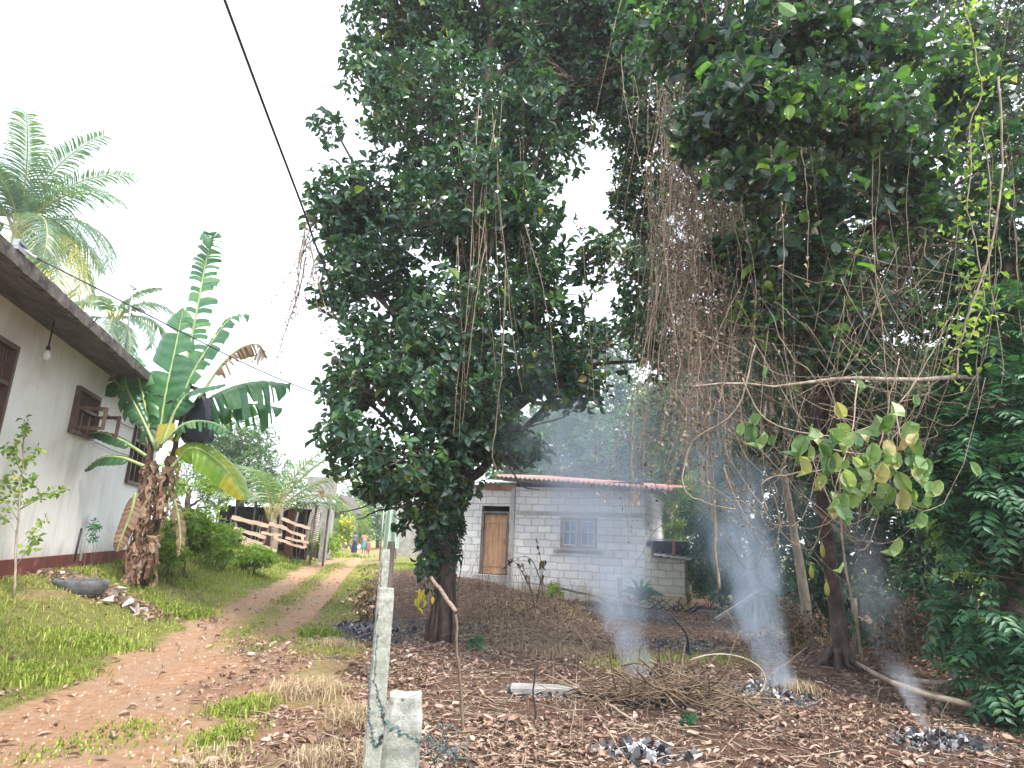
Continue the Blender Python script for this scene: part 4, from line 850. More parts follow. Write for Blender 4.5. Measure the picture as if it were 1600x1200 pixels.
def glassy():
    m, nt, out = newmat('dusty_window_glass'); f = noise(nt, coords(nt), 3, 4, .6)
    p = N(nt, 'BsdfPrincipled', Roughness=.12); p.inputs['Specular IOR Level'].default_value = .8
    nt.links.new(ramp(nt, f, [(.3, (.05, .05, .055)), (.7, (.16, .16, .17))]).outputs[0], p.inputs['Base Color']); nt.links.new(p.outputs[0], out.inputs[0]); return m
M['pane'] = glassy()
M['pane_blue'] = solid('bluish_window_glass', (.24, .33, .5), (.14, .2, .34), 2, .15, .05, .7)
for i, w_ in enumerate(wins): house_window(*w_, open_leaf=(i == 1), lattice=.5 if i == 0 else .3)
b = Big(); b.box(((S0+S1)/2, 1.6, 1.8), (S1-S0-.5, .05, 3.4)); b.build('room_shade_sheet', M['dark'], house, True)  # near-black sheet behind the windows, painted shade of the rooms
# bulb, bracket, pipes
b = Big(); b.lathe((-1.0, -.35, H-.62), [(0, -.06), (.045, -.045), (.062, 0), (.05, .045), (.025, .075), (.02, .1)], 14); b2 = Big(); b2.tube([(-1.0, -.35, H-.52), (-1.0, -.35, H-.06)], .012, 6); b2.lathe((-1.0, -.35, H-.53), [(.028, 0), (.03, .06), (.012, .08)], 10)
lb = thing('hanging_bulb', 'white bulb hanging from the house eave on a short flex', 'light bulb', house.location, ang)
b.build('bulb', M['white'], lb, True); b2.build('flex', M['cable'], lb, True)
br = thing('cable_bracket', 'dark cable clamp fixed on the edge of the house eave', 'cable bracket', house.location, ang)
b = Big(); b.box((-3.55, -.86, H-.14+.17), (.22, .07, .05)); b.box((-3.55, -.86, H-.14+.25), (.22, .07, .03)); b.box((-3.65, -.86, H-.14+.21), (.03, .06, .06)); b.box((-3.45, -.86, H-.14+.21), (.03, .06, .06)); b.build('clamp', M['steel'], br, True)
b = Big(); b.tube(curve([(-3.5, -.86, H-.14+.22), (-3.35, -.9, H-.14+.2), (-3.25, -.9, H-.14+.22)], 6), .02, 8); b.build('insulator', M['white'], br, True)
b = Big(); b.tube(curve([(-4.6, -.7, H-.2), (-3.72, -.7, H-.2), (-3.64, -.7, H-.22), (-3.63, -.7, H-.32)], 12), .022, 8)
q = b.build('water_pipe', M['white'], house, True)
b = Big(); b.tube([(3.1, -.05, .12), (3.1, -.05, 1.0)], .03, 8); q = b.build('drain_pipe', M['white'], house, True)
b = Big(); b.tube([(2.8, -.05, .12), (2.85, -.05, .75)], .02, 8); b.build('cable_duct', M['cable'], house, True)
b = Big()
for z in (3.05, 2.42): b.tube(curve([(2.6, -.05, z), (3.9, -.06, z-.03), (5.2, -.05, z)], 8), .009, 5)
b.build('wall_cable', M['cable'], house, True)

# overhead lines
def P3(px, py, Y): return P(px, py, Y)
b = Big(); b.tube(curve([P(340, -30, 4.4), P(420, 185, 5.6), P(472, 322, 7.0), P(500, 400, 8.5), P(535, 480, 11)], 30), .014, 7)
tag(b.build('overhead_cable', M['cable']), 'thick dark cable crossing the open sky into the tall tree', 'cable')
hm = Matrix.Translation(house.location) @ Matrix.Rotation(ang, 4, 'Z'); q0 = np.array(hm @ Vector((-3.3, -.9, H-.14+.21)))
b = Big(); b.tube(curve([q0, P(150, 450, 9.2), P(300, 527, 10.5), P(420, 585, 12), P(560, 640, 14)], 30), .011, 6)
tag(b.build('overhead_wire', M['cable']), 'thin service wire running from the house eave past the banana leaves', 'wire')
# roof aerial
an_ = thing('roof_aerial', 'thin television aerial with guy wires standing beyond the house roof', 'aerial', P(197, 520, 17.5))
b = Big(); t_ = P(208, 450, 17.5); b.tube([P(196, 545, 17.5), t_], .022, 6); b.build('mast', M['steel'], an_)
b = Big(); b.bar(t_+A(-.1, 0, .08), t_+A(.08, 0, -.03), .06, .09); b.tube([t_, P(250, 478, 17.5)], .01, 5); b.build('aerial_head', M['steel'], an_)
b = Big(); b.tube([t_, P(230, 503, 17.3)], .007, 4); b.build('guy_wire', M['steel'], an_)

# ------------------------------------------------------------------ things on the bank by the house
tc = G(108, 924); tc = tc+A(0, .25, 0); tub = thing('cut_tyre', 'half-buried black tyre rim holding soil below the house wall', 'tyre', tc)
b = Big(); b.lathe((tc[0], tc[1], tc[2]), [(.3, -.08), (.38, .0), (.42, .1), (.42, .15), (.38, .17), (.36, .15), (.37, .08), (.33, .02)], 36, sx=1, sy=.8); b.build('tread', solid('greyed_rubber', (.16, .17, .18), (.06, .06, .065), 9, .8, .5, .2), tub)
b = Big(); b.lathe((tc[0], tc[1], tc[2]), [(.36, .09), (.25, .13), (.12, .15), (.0, .15)], 24, sy=.8); b.build('soil', solid('garden_soil', (.2, .12, .08), (.1, .06, .05), 9, .95, .9, .1), tub)
# sapling
sb = gz(22, 930, 8.2); sb = G(22, 935); ys_ = sb[1]
sp_ = thing('sapling', 'slender young sapling with fresh green leaves before the white wall', 'sapling', sb)
b = Big(); st = curve([sb+A(0, 0, -.05), P(26, 840, ys_), P(32, 770, ys_), P(36, 700, ys_), P(38, 655, ys_)], 16, .008); b.tube(st, [.018, .012, .005], 6)
tips = []
for i, (x_, y_) in enumerate([(-15, 690), (10, 700), (60, 700), (-10, 770), (80, 765), (105, 762), (70, 810), (-5, 800), (52, 740), (20, 735), (60, 835), (0, 750), (45, 670)]):
    k_ = int(np.clip(np.argmin(abs(st[:, 2]-P(x_, y_, ys_)[2]))-2, 1, 14)); e = P(x_, y_, ys_+random.uniform(-.4, .4)); cv = curve([st[k_], (st[k_]+e)/2+A(0, 0, .04), e], 6, .01); b.tube(cv, [.007, .003], 4); tips += [cv[2], cv[3], cv[4], cv[5]]
tips += [st[i] for i in range(7, 16)]; tips = np.array(tips)
b.build('stem', M['bark_pale'], sp_); b = Big(); q = np.repeat(tips, 2, 0)+R.normal(0, .03, (len(tips)*2, 3))
rosettes(b, q, nrm(R.normal(0, 1, q.shape)), 3, .1, .62, 'ovate', droop=.5); b.build('foliage', M['bush'], sp_)
g0 = G(148, 872); shrub('wall_weed', 'small weed growing up against the house wall by the drain pipe', 'weed', A(*gz(148, 868, 11.6)), [(146, 830, 9, 20, 11.6, .12)], 40, .06, .5, 'ovate', 4, M['teal'], 130, stems=3, sr=.004)
# rubbish by the banana foot
rc = G(180, 938)
b = Big(); q = rc+R.normal(0, 1, (26, 3))*A(.35, .2, 0); q[:, 2] = T(q[:, 0], q[:, 1])+.03; b.leaves(q, R.normal(0, 1, (26, 3))*A(1, 1, .3), A(0, 0, 1)+R.normal(0, .4, (26, 3)), R.uniform(.08, .22, 26), .7, 'ovate', .3, .4)
M['paper'] = solid('scrap_paper', (.7, .66, .62), (.45, .38, .34), 6, .8, .3, .2)
stuff(b.build('litter_scraps', M['paper']))
b = Big(); q = rc+R.normal(0, 1, (420, 3))*A(.7, .25, 0)+A(-.3, .1, 0); q[:, 2] = T(q[:, 0], q[:, 1])+.02; flatleaves(b, q, .08, .2, 'ovate', .35, lambda n: R.uniform(.2, .9, n), .7); stuff(b.build('dead_leaf_heap', M['litter']))
bx = G(240, 862); b = Big(); b.lathe((bx[0], bx[1], bx[2]), [(0, 0), (.09, .01), (.12, .1), (.13, .2), (.12, .2), (.1, .03)], 14)
bo = tag(b.build('blue_bucket', M['blue']), 'small blue bucket half hidden behind the banana trunk', 'bucket')

# ------------------------------------------------------------------ shed and plank fence
YS = 27.0; k = pm(YS)
sc0 = gz(345, 850, YS+1.5); shed = thing('shed', 'open lean-to shed with a sagging tin roof and dark interior', 'shed', gz(430, 850, YS))
zg = shed.location.z
b = Big()
def sheet(b, c0, c1, c2, c3, n=60, amp=.02, th=.006):
    g = []
    for v in np.linspace(0, 1, 4): g.append([(c0*(1-u)+c1*u)*(1-v)+(c3*(1-u)+c2*u)*v+A(0, 0, amp*math.sin(u*n*2.2)) for u in np.linspace(0, 1, n*2)])
    g = np.array(g); b.grid(g); b.grid(g[::-1]-A(0, 0, th))
sheet(b, P(330, 778, YS-.6), P(482, 784, YS-.6), P(500, 770, YS+3), P(350, 764, YS+3)); sheet(b, P(482, 786, YS-.8), P(520, 796, YS-.8), P(525, 782, YS+3), P(485, 774, YS+3), 20)
b.build('roof', M['tin'], shed)
b = Big(); xs_ = [345, 372, 400, 436, 465, 495, 515]
for x_ in xs_: q = P(x_, 780, YS); b.tube([A(q[0], q[1], zg-.3), q+R.normal(0, .03, 3)], .045, 7)
b.build('post', M['oldwood'], shed)
b = Big(); a, c = P(345, 790, YS+2.8), P(488, 790, YS+2.8); b.box(((a[0]+c[0])/2, a[1], (a[2]+zg)/2-.1), (c[0]-a[0], .06, a[2]-zg+.2)); b.build('back_wall', M['dark'], shed)  # shade inside the shed is put into this wall's near-black colour
b = Big()
for x0_, x1_ in ((415, 437), (452, 462)): a, c = P(x0_, 790, YS+.8), P(x1_, 790, YS+.8); b.box(((a[0]+c[0])/2, a[1], (a[2]+zg)/2-.1), (c[0]-a[0], .05, a[2]-zg))
b.build('red_board', M['redwood'], shed)
b = Big()
for i in range(16):
    x_ = random.uniform(345, 505); q = P(x_, random.uniform(795, 810), YS-.1); b.tube([A(q[0]+random.uniform(-.2, .2), q[1], zg-.1), q], .022, 5)
b.build('leaning_pole', M['oldwood'], shed)
YF = 23.5; pf = thing('plank_fence', 'collapsed fence of pale sawn offcuts in front of the shed', 'fence', gz(420, 860, YF))
def plank(a, c, w, yo=0, mat='wood', nm='board', par=None):
    b = Big(); a = P(*a, YF+yo); c = P(*c, YF+yo); n = 7; cv = curve([a, (a+c)/2+R.normal(0, .03, 3), c], n); up = nrm(np.cross(cv[-1]-cv[0], A(0, 1, 0)))
    g = [[q+up*w*(.5+.12*math.sin(i*1.9)), q-up*w*(.5+.1*math.sin(i*2.7)), q-up*w*(.5+.1*math.sin(i*2.7))+A(0, .03, 0), q+up*w*(.5+.12*math.sin(i*1.9))+A(0, .03, 0)] for i, q in enumerate(cv)]
    b.grid(g, True, smooth=False); b.raw(np.array([g[0], g[-1]]).reshape(-1, 3), [[[0, 1, 2, 3], [4, 7, 6, 5]]]); return b.build(nm, M[mat], par or pf)
for a, c, w in [((362, 808), (420, 822), .14), ((365, 826), (415, 840), .13), ((378, 846), (432, 862), .16), ((420, 818), (448, 826), .12), ((440, 810), (485, 826), .1), ((440, 822), (478, 838), .09), ((428, 838), (455, 848), .09), ((446, 840), (482, 848), .08), ((448, 848), (476, 856), .08), ((472, 838), (478, 856), .09), ((408, 832), (440, 836), .09), ((375, 838), (410, 850), .1)]: plank(a, c, w)
for a, c, w in [((427, 800), (405, 862), .07), ((440, 790), (437, 850), .12), ((368, 808), (372, 840), .07), ((488, 800), (478, 852), .12), ((466, 800), (456, 845), .06), ((352, 820), (354, 852), .06), ((404, 815), (402, 850), .06)]: plank(a, c, w, .06, 'oldwood', 'stake')
# wattle of thin sticks at the right of the fence
ws = thing('wattle_panel', 'upright panel of woven pale sticks leaning by the concrete pillar', 'panel', gz(492, 852, YF+.5))
b = Big()
for i in range(15): t = i/15; a = P(486+8*t, 848-48*t, YF+.5); c = P(497+4*t, 844-46*t, YF+.5); b.tube([a, c], .02, 5)
b.build('stick', M['lumber'], ws)
# concrete pillar / unfinished wall corner beyond the shed
pl_ = thing('concrete_building', 'tall unfinished grey concrete building corner beyond the shed roof', 'building', gz(512, 845, 31))
b = Big(); q0_ = P(507, 740, 31); q1_ = P(522, 700, 31); zb = pl_.location.z
b.box((q1_[0], 31, (zb+P(522, 735, 31)[2])/2), (.3, .3, P(522, 735, 31)[2]-zb)); b.build('column', M['concrete_pale'], pl_)
b = Big(); qa, qb = P(480, 760, 34), P(519, 690, 34); b.box(((qa[0]+qb[0])/2, 35, (zb+P(500, 745, 34)[2])/2), (qb[0]-qa[0], 2, P(500, 745, 34)[2]-zb)); b.build('wall', M['concrete_pale'], pl_)
b = Big(); q = P(501, 772, 33.8); b.box(q, (.35, .06, .3)); b.build('vent', M['redwood'], pl_)
hs2 = thing('old_house', 'small dark gabled house behind the flowering shrub', 'house', gz(533, 850, 56))
b = Big(); a, c = P(523, 800, 56), P(546, 800, 56); zt = P(530, 800, 56)[2]; zb = hs2.location.z; b.box(((a[0]+c[0])/2, 58, (zt+zb)/2), (c[0]-a[0], 4, zt-zb)); b.build('wall', M['slab'], hs2)
b = Big(); xm = (a[0]+c[0])/2; w_ = (c[0]-a[0])/2+.3
b.raw([(xm-w_, 55.6, zt), (xm+w_, 55.6, zt), (xm-.2, 55.6, zt+1.5), (xm-w_, 60.4, zt), (xm+w_, 60.4, zt), (xm-.2, 60.4, zt+1.5)], [[[0, 1, 4, 3], [0, 3, 5, 2], [1, 2, 5, 4]], [[0, 2, 1], [3, 4, 5]]]); b.build('roof', M['slab'], hs2)
# pale wall and green net beyond the fence
ww = thing('white_wall', 'pale cement wall standing beyond the fence posts', 'wall', gz(640, 860, 38))
b = Big(); a, c = P(622, 780, 38), P(668, 780, 38); zb = ww.location.z; zt = P(640, 790, 38)[2]; b.box(((a[0]+c[0])/2, 38.5, (zt+zb)/2-.2), (c[0]-a[0], .25, zt-zb+.4)); b.build('panel', M['concrete_pale'], ww)
b = Big(); b.box(((a[0]+c[0])/2, 38.5, zt+.05), (c[0]-a[0]+.1, .35, .1)); b.build('coping', M['concrete_pale'], ww)
ne = thing('shade_net', 'pale green shade net hung on poles near the end of the track', 'net', gz(608, 858, 33))
b = Big(); g = []
for v in np.linspace(0, 1, 10):
    g.append([P(598+(26)*u+(6*(1-v))*(1-u), 795+62*v, 33+.15*math.sin(u*14+v)) for u in np.linspace(0, 1, 24)])
b.grid(g); g = np.array(g); b.grid(g[::-1]+A(0, .01, 0)); M['net'] = solid('green_net', (.42, .52, .45), (.32, .42, .36), 6, .9, .3, .1); b.build('cloth', M['net'], ne)
b = Big()
for x_ in (600, 624): q = P(x_, 790, 33); b.tube([A(q[0], 33.05, ne.location.z-.2), A(q[0], 33.05, q[2])], .04, 6)
b.build('pole', M['steel'], ne)

# ------------------------------------------------------------------ block hut
ud = HUT_B-HUT_A; ud[2] = 0; ud = ud/np.linalg.norm(ud); ha = math.atan2(ud[1], ud[0])
HO = A(HUT_A[0], HUT_A[1], 0)
hut = thing('block_hut', 'small grey cement-block hut with a red-edged corrugated roof, orange door and blue-paned window', 'hut', HO, ha)
def hp(s, y, z): return HO+ud*s+A(-ud[1], ud[0], 0)*y+A(0, 0, z)
SPL = 2.13
hole_w = (3.6, 4.72, 1.43, 2.32); hole_d = (1.0, 1.93, .55, 2.62)
b = Big(); wall_with_holes(b, SPL, 6.08, -.4, 3.2, .2, [hole_w])
b.box((5.98, 2.2, 1.35), (.2, 4.0, 3.5)); b.box((3.0, 4.2, 1.4), (6.1, .2, 3.6)); b.box((.1, 2.3, 1.4), (.2, 3.8, 3.4))
b.build('wall', M['block'], hut, True)
b = Big(); wall_with_holes(b, 0, SPL-.11, -.2, 3.12, .18, [hole_d], y0=.1); b.build('wall', M['block'], hut, True)
b = Big(); b.box((SPL-.05, .03, 1.5), (.13, .16, 3.3), jit=.01); b.build('corner_pier', M['render_patch'], hut, True)
b = Big()
for s0, s1, z0, z1 in [(2.2, 6.07, 2.36, 2.46), (3.4, 4.9, 1.3, 1.4), (.86, 2.06, .34, .54)]: b.box(((s0+s1)/2, -.006 if s0 > 2 else .09, (z0+z1)/2), (s1-s0, .025, z1-z0), jit=.008)
b.build('render_band', M['render_patch'], hut, True)
b = Big(); b.box((1.02, .06, 3.2), (2.2, .1, .14), jit=.01); b.build('lintel_beam', M['rooftile'], hut, True)
# door
db = Big()
for c_, d_ in [((1.04, .16, 1.5), (.08, .14, 1.8)), ((1.89, .16, 1.5), (.08, .14, 1.8)), ((1.465, .16, 2.42), (.93, .14, .07))]: db.box(c_, d_, jit=.004)
dr_ = db.build('door_frame', M['oldwood'], hut, True)
db = Big()
for i in range(5): db.box((1.08+.155*(i+.5), .2, 1.47), (.15, .035, 1.78), jit=.004)
for z in (.85, 2.15): db.box((1.465, .175, z), (.76, .02, .1), jit=.004)
d2 = db.build('door', M['doorwood'], hut, True)
db = Big(); db.tube(curve([(1.78, .16, 1.5), (1.78, .12, 1.5), (1.78, .12, 1.6), (1.78, .16, 1.6)], 8), .012, 6); db.build('handle', M['steel'], d2, True)
b = Big(); b.box((3, 2.2, 1.4), (5.7, .1, 3.3)); b.box((1.5, .4, 1.5), (1.6, .05, 2.3)); b.build('room_shade_sheet', M['dark'], hut, True)  # near-black sheets behind window and door, painted shade of the inside
# window: two leaves of four panes
s0, s1, z0, z1 = hole_w; wb = Big(); sm_ = (s0+s1)/2; f = .09
for c_, d_ in [((sm_, .06, z1-f/2), (s1-s0, .12, f)), ((sm_, .06, z0+f/2), (s1-s0, .12, f)), ((s0+f/2, .06, (z0+z1)/2), (f, .12, z1-z0-2*f)), ((s1-f/2, .06, (z0+z1)/2), (f, .12, z1-z0-2*f)), ((sm_, .06, (z0+z1)/2), (.12, .12, z1-z0-2*f))]: wb.box(c_, d_)
M['winframe'] = solid('faded_mauve_frame', (.36, .29, .3), (.24, .19, .2), 5, .7, .3, .2)
wo = wb.build('window', M['winframe'], hut, True)
for i in range(2):
    a = s0+f if i == 0 else sm_+.06; c = sm_-.06 if i == 0 else s1-f; sb_ = Big(); mz = (z0+z1)/2; e = .03
    for c_, d_ in [(((a+c)/2, .05, z1-f-e/2), (c-a, .05, e)), (((a+c)/2, .05, z0+f+e/2), (c-a, .05, e)), ((a+e/2, .05, mz), (e, .05, z1-z0-2*f-2*e)), ((c-e/2, .05, mz), (e, .05, z1-z0-2*f-2*e)), (((a+c)/2, .05, mz), (.022, .04, z1-z0-2*f-2*e)), (((a+c)/2, .048, mz+.03), (c-a-2*e, .03, .022))]: sb_.box(c_, d_)
    so_ = sb_.build('sash', M['white'], wo, True)
    sb_ = Big(); sb_.box(((a+c)/2, .066, mz), (c-a-.02, .008, z1-z0-2*f-.02)); sb_.build('pane', M['pane_blue'], wo, True)
b = Big(); b.box((sm_, -.03, z0-.03), (s1-s0+.16, .1, .06), jit=.005); b.build('sill', M['render_patch'], hut, True)
# corrugated roof
def corr(b, s0, s1, y0, y1, z00, z01, rise, pitch=.075, amp=.022, th=.012):
    n = int((s1-s0)/pitch*8); u = np.linspace(0, 1, n); g = []
    for v in np.linspace(0, 1, 5):
        g.append([(s0+(s1-s0)*uu, y0+(y1-y0)*v, z00+(z01-z00)*uu+rise*v+amp*math.sin((s1-s0)*uu/pitch*2*math.pi*.5)) for uu in u])
    g = np.array(g); b.grid(g); b.grid(g[::-1]-A(0, 0, th)); b.grid(np.stack([g[0], g[0]-A(0, 0, th)])[::-1], smooth=False)
b = Big(); corr(b, 1.7, 6.95, -.55, 4.6, 3.52, 3.16, .5); b.build('roof', M['rooftile'], hut, True)
b = Big(); corr(b, -.7, 1.68, -.35, 4.6, 3.36, 3.3, .5); b.build('roof', M['tin'], hut, True)
b = Big(); corr(b, 1.7, 6.95, -.57, -.5, 3.5, 3.14, .01, th=.03); M['limeedge'] = solid('pale_sheet_edge', (.7, .66, .62), (.5, .46, .43), 6, .8, .3, .2); b.build('sheet_edge', M['limeedge'], hut, True)
b = Big()
for y_ in (-.42, -.02): b.bar((1.7, y_, 3.44), (6.85, y_, 3.08), .06, .1)
for s_ in np.linspace(2.0, 6.0, 5): b.bar((s_, -.5, 3.42-.07*(s_-1.7)), (s_, 1.5, 3.56-.07*(s_-1.7)), .05, .09)
b.build('rafter', M['oldwood'], hut, True)
b = Big(); b.box((4.1, .1, 3.26), (3.9, .12, .25)); b.build('eave_shade_strip', M['dark'], hut, True)  # dark strip closing the gap over the wall, painted under-roof shade
# annexe
ax = thing('block_annexe', 'low block annexe with a yellow-stained base and loose tin cover beside the hut', 'outbuilding', HO, ha)
b = Big(); b.box((6.63, .75, .5), (1.07, 1.7, 1.55)); b.box((6.15, .7, 1.4), (.12, 1.5, .3)); b.build('wall', M['block_annex'], ax, True)
b = Big(); b.box((6.66, .62, .06), (1.12, 1.8, .5), jit=.012); b.build('base', solid('yellow_stained_plaster', (.5, .4, .2), (.34, .28, .17), 3, .95, .4, .1), ax, True)
b = Big(); corr(b, 6.32, 7.36, -.3, .9, 1.36, 1.28, .08, .1, .015); b.build('cover_sheet', M['tin'], ax, True)
b = Big(); corr(b, 6.12, 7.3, .2, 1.9, 1.78, 1.77, .02, .1, .012); b.build('upper_sheet', M['tin'], ax, True)
b = Big(); b.bar((6.85, .2, 1.28), (6.85, .2, 1.76), .07, .07, (0, 1, 0)); b.bar((7.1, 1.7, 1.2), (7.1, 1.7, 1.76), .07, .07, (0, 1, 0)); b.build('prop', M['redwood'], ax, True)
b = Big(); b.box((6.63, 1.2, 1.5), (1.0, .05, .5)); b.build('gap_shade_panel', M['dark'], ax, True)  # dark sheet added between the tin sheets, shade put into its colour
b = Big(); q = hp(7.9, -.2, 0); q[2] = Tz(q[0], q[1])
kb = thing('concrete_kerb', 'low concrete strip on the ground right of the block annexe', 'kerb', q); b.bar(hp(7.2, -.1, q[2]+.03), hp(8.7, -.6, q[2]+.03), .3, .1, jit=.01); b.build('slab', M['concrete_pale'], kb)
# lumber beside the hut
lp = [hp(3.0, -.5, .32), hp(6.0, -.9, .1)]
for i in range(6):
    b = Big(); o1 = R.normal(0, .05, 3); y_ = -.55-.1*i; zz = .1+.035*i
    a = hp(2.7+.25*i, y_, .42+zz*.3-.02*i); c = hp(5.6+.16*i, y_-.25, .02+zz*.5-.03*i+.06); b.bar(a, c, .1+.02*(i % 2), .03, jit=.006)
    tag(b.build('plank', M['lumber']), ['lowest of the grey planks slanting along the hut wall', 'grey plank second from the wall in the slanting stack', 'pale plank in the middle of the slanting stack by the hut', 'wide weathered plank fourth from the hut wall', 'thin grey plank on the outer side of the slanting stack', 'outermost plank of the slanting stack, nearest the clearing'][i], 'plank', 'planks leaning along the hut')
b = Big()
for i in range(60):
    s_ = random.uniform(5.2, 7.4); a = hp(s_, -.5-random.random()*.5, .02); c = a+A(random.uniform(-.5, .5), random.uniform(-.2, .2), random.uniform(.02, .3)); a[2] = Tz(a[0], a[1]); c[2] += .0; b.tube([a, c], .012, 4)
stuff(b.build('charred_debris', M['char']))
# wooden posts and leaning beam
def stake(name, label, px, py, ptx, pty, Y, r, mat, cat='post', group=None, square=False):
    a = P(px, py, Y); a[2] = Tz(a[0], a[1])-.08; c = P(ptx, pty, Y); b = Big()
    if square: b.bar(a, c, r*2, r*2, (0, 1, 0), jit=.006)
    else: b.tube(curve([a, (a+c)/2+R.normal(0, .008, 3), c], 8, .004), [r, r*.8], 7, wob=.06)
    return tag(b.build(name, M[mat]), label, cat, group)
stake('wooden_post', 'pale squared post standing in smoke before the hut wall', 970, 966, 968, 903, 16.0, .05, 'lumber', square=True)
stake('wooden_post', 'thin pole just right of the orange door', 797, 925, 796, 855, 18.2, .035, 'lumber')
stake('wooden_post', 'upright grey post holding the leaning beam in the smoke', 1185, 980, 1183, 920, 14.5, .06, 'lumber', square=True)
stake('wooden_post', 'grey post standing in the thicket right of the big-leaved tree', 1336, 1000, 1334, 935, 11.0, .06, 'oldwood')
stake('wooden_post', 'mossy post at the right edge of the thicket', 1490, 1060, 1488, 985, 9.0, .08, 'oldwood')
b = Big(); b.bar(P(1118, 968, 14.4), P(1186, 925, 14.4), .12, .06, jit=.005); tag(b.build('beam', M['lumber']), 'weathered beam leaning from the ground onto the grey post', 'beam')
b = Big(); b.tube([P(1136, 955, 14.3), P(1150, 980, 14.2)], .03, 6); tag(b.build('prop_stick', M['wood']), 'short pale stick propping the leaning beam', 'stick')
# spiky plant near the hut corner
sp2 = thing('spiky_plant', 'spiky rosette plant with grey-green sword leaves near the hut corner', 'plant', gz(1000, 955, 16.6))
b = Big(); q = P(1000, 940, 16.6); nn = 34; a = R.uniform(0, 6.28, nn); e = R.uniform(.3, 1.4, nn); b.leaves(np.repeat(q[None], nn, 0), np.stack([np.cos(a)*np.cos(e), np.sin(a)*np.cos(e), np.sin(e)], -1), np.tile(A(0, 0, 1), (nn, 1))+R.normal(0, .1, (nn, 3)), R.uniform(.4, .7, nn), .12, 'lance', .1, .3); b.build('leaf_rosette', M['teal'], sp2)
b = Big(); b.tube([q-A(0, 0, .35), q], .03, 6); b.build('stem', M['twig'], sp2)

# ------------------------------------------------------------------ fence posts and barbed wire
posts = []
def fpost(px, pt, Y, w, label, mat='post', lean=(0, 0), h=None):
    t = P(px, pt, Y); bz = Tz(t[0], t[1]); base = A(t[0]-lean[0], t[1]-lean[1], bz-.15)
    o = base; b = Big(); n = 26; g = []
    for i in range(n):
        u = i/(n-1); c = base*(1-u)+t*u; ww = w*(1.08-.1*u)/2; ch = .012
        if i == n-1: ww -= .006
        prof = [(-ww+ch, -ww), (0, -ww), (ww-ch, -ww), (ww, -ww+ch), (ww, 0), (ww, ww-ch), (ww-ch, ww), (0, ww), (-ww+ch, ww), (-ww, ww-ch), (-ww, 0), (-ww, -ww+ch)]
        cr_, sr_ = math.cos(.14), math.sin(.14)
        g.append([c+A(x*cr_-y*sr_, x*sr_+y*cr_, 0)+R.normal(0, .0012, 3) for x, y in prof])
    cen = g[-1]; g = np.array(g); b.grid(g, True, smooth=False); b.raw(g[-1]+A(0, 0, 0), [[list(range(12))]])
    ob = tag(b.build('fence_post', M[mat]), label, 'fence post', 'posts of the barbed wire fence'); posts.append((base, t)); return ob
fpost(634, 1084, 1.86, .098, 'nearest mossy concrete fence post at the bottom of the photo', lean=(.02, 0))
fpost(604, 919, 4.25, .105, 'second concrete fence post, grey-green with a strand of wire down its side', lean=(.0, 0))
fpost(603, 858, 7.6, .105, 'third concrete fence post, next beyond the grey-green one')
fpost(612, 846, 9.6, .11, 'farthest fence post, dark brown and weathered', 'oldwood')
def barbed(label, pts, r=.0018, name='barbed_wire', sp=.11):
    c = curve(pts, 60, .004); b = Big(); t = np.linspace(0, 1, 240); i = np.clip((t*59).astype(int), 0, 58); f = (t*59-i)[:, None]; q = c[i]*(1-f)+c[i+1]*f
    L = np.sum(np.linalg.norm(np.diff(c, axis=0), axis=1)); tg = nrm(np.gradient(q, axis=0)); sd = nrm(np.cross(tg, A(0, 0, 1))); u2 = np.cross(sd, tg)
    for ph in (0, math.pi):
        a = t[:, None]*L*80+ph; b.tube(q+sd*np.cos(a)*r*1.2+u2*np.sin(a)*r*1.2, r, 4)
    for k_ in range(int(L/sp)):
        j = int((k_+.5)*sp/L*239); p_ = q[j]
        for s in range(4): d = R.normal(0, 1, 3); d = nrm(d-tg[j]*(d@tg[j])); b.tube([p_-d*.001, p_+d*.014+tg[j]*.004*random.choice((-1, 1))], [.0014, .0006], 4)
        a = np.linspace(0, 12, 14)[:, None]; b.tube(p_+sd[j]*np.cos(a)*r*2.6+u2[j]*np.sin(a)*r*2.6+tg[j]*(a-6)*.0012, .0014, 4)
    return tag(b.build(name, M['wire']), label, 'barbed wire', 'barbed wire strands')
M['wire'] = solid('green_rusty_wire', (.1, .2, .2), (.12, .06, .05), 30, .5, .2, .5, metal=.4)
p0b, p0t = posts[0]; p1b, p1t = posts[1]; p2b, p2t = posts[2]; p3b, p3t = posts[3]
wz = -.17
barbed('barbed wire bound round the nearest concrete post and trailing off to the right', [P(600, 1122, 1.86), P(604, 1134, 1.79), P(625, 1146, 1.785), P(652, 1155, 1.8), P(690, 1165, 1.9), P(730, 1195, 1.95), P(760, 1225, 1.95)])
barbed('barbed strand hanging along the left side of the second concrete post', [P(600, 1122, 1.86), P(594, 1100, 2.4), P(586, 1060, 3.4), P(589, 1000, 4.15), P(591, 950, 4.18)])
barbed('lower barbed strand slumping down beside the second post', [P(598, 1150, 1.9), P(585, 1160, 2.4), P(577, 1110, 3.2), P(578, 1040, 4.0), P(590, 985, 5.2), P(597, 930, 7.5)])
barbed('barbed strand running between the second and third posts', [P(591, 935, 4.2), P(594, 915, 5.5), P(597, 880, 7.5), P(606, 868, 9.5)])
b = Big()     # tangled end of the wire
q = P(690, 1165, 1.9)
b.strands(q+R.normal(0, .03, (26, 1, 3))+np.cumsum(R.normal(0, .013, (26, 6, 3)), 1), .0016, 4)
tag(b.build('wire_tangle', M['wire']), 'knot of snipped wire ends right of the nearest post', 'wire')

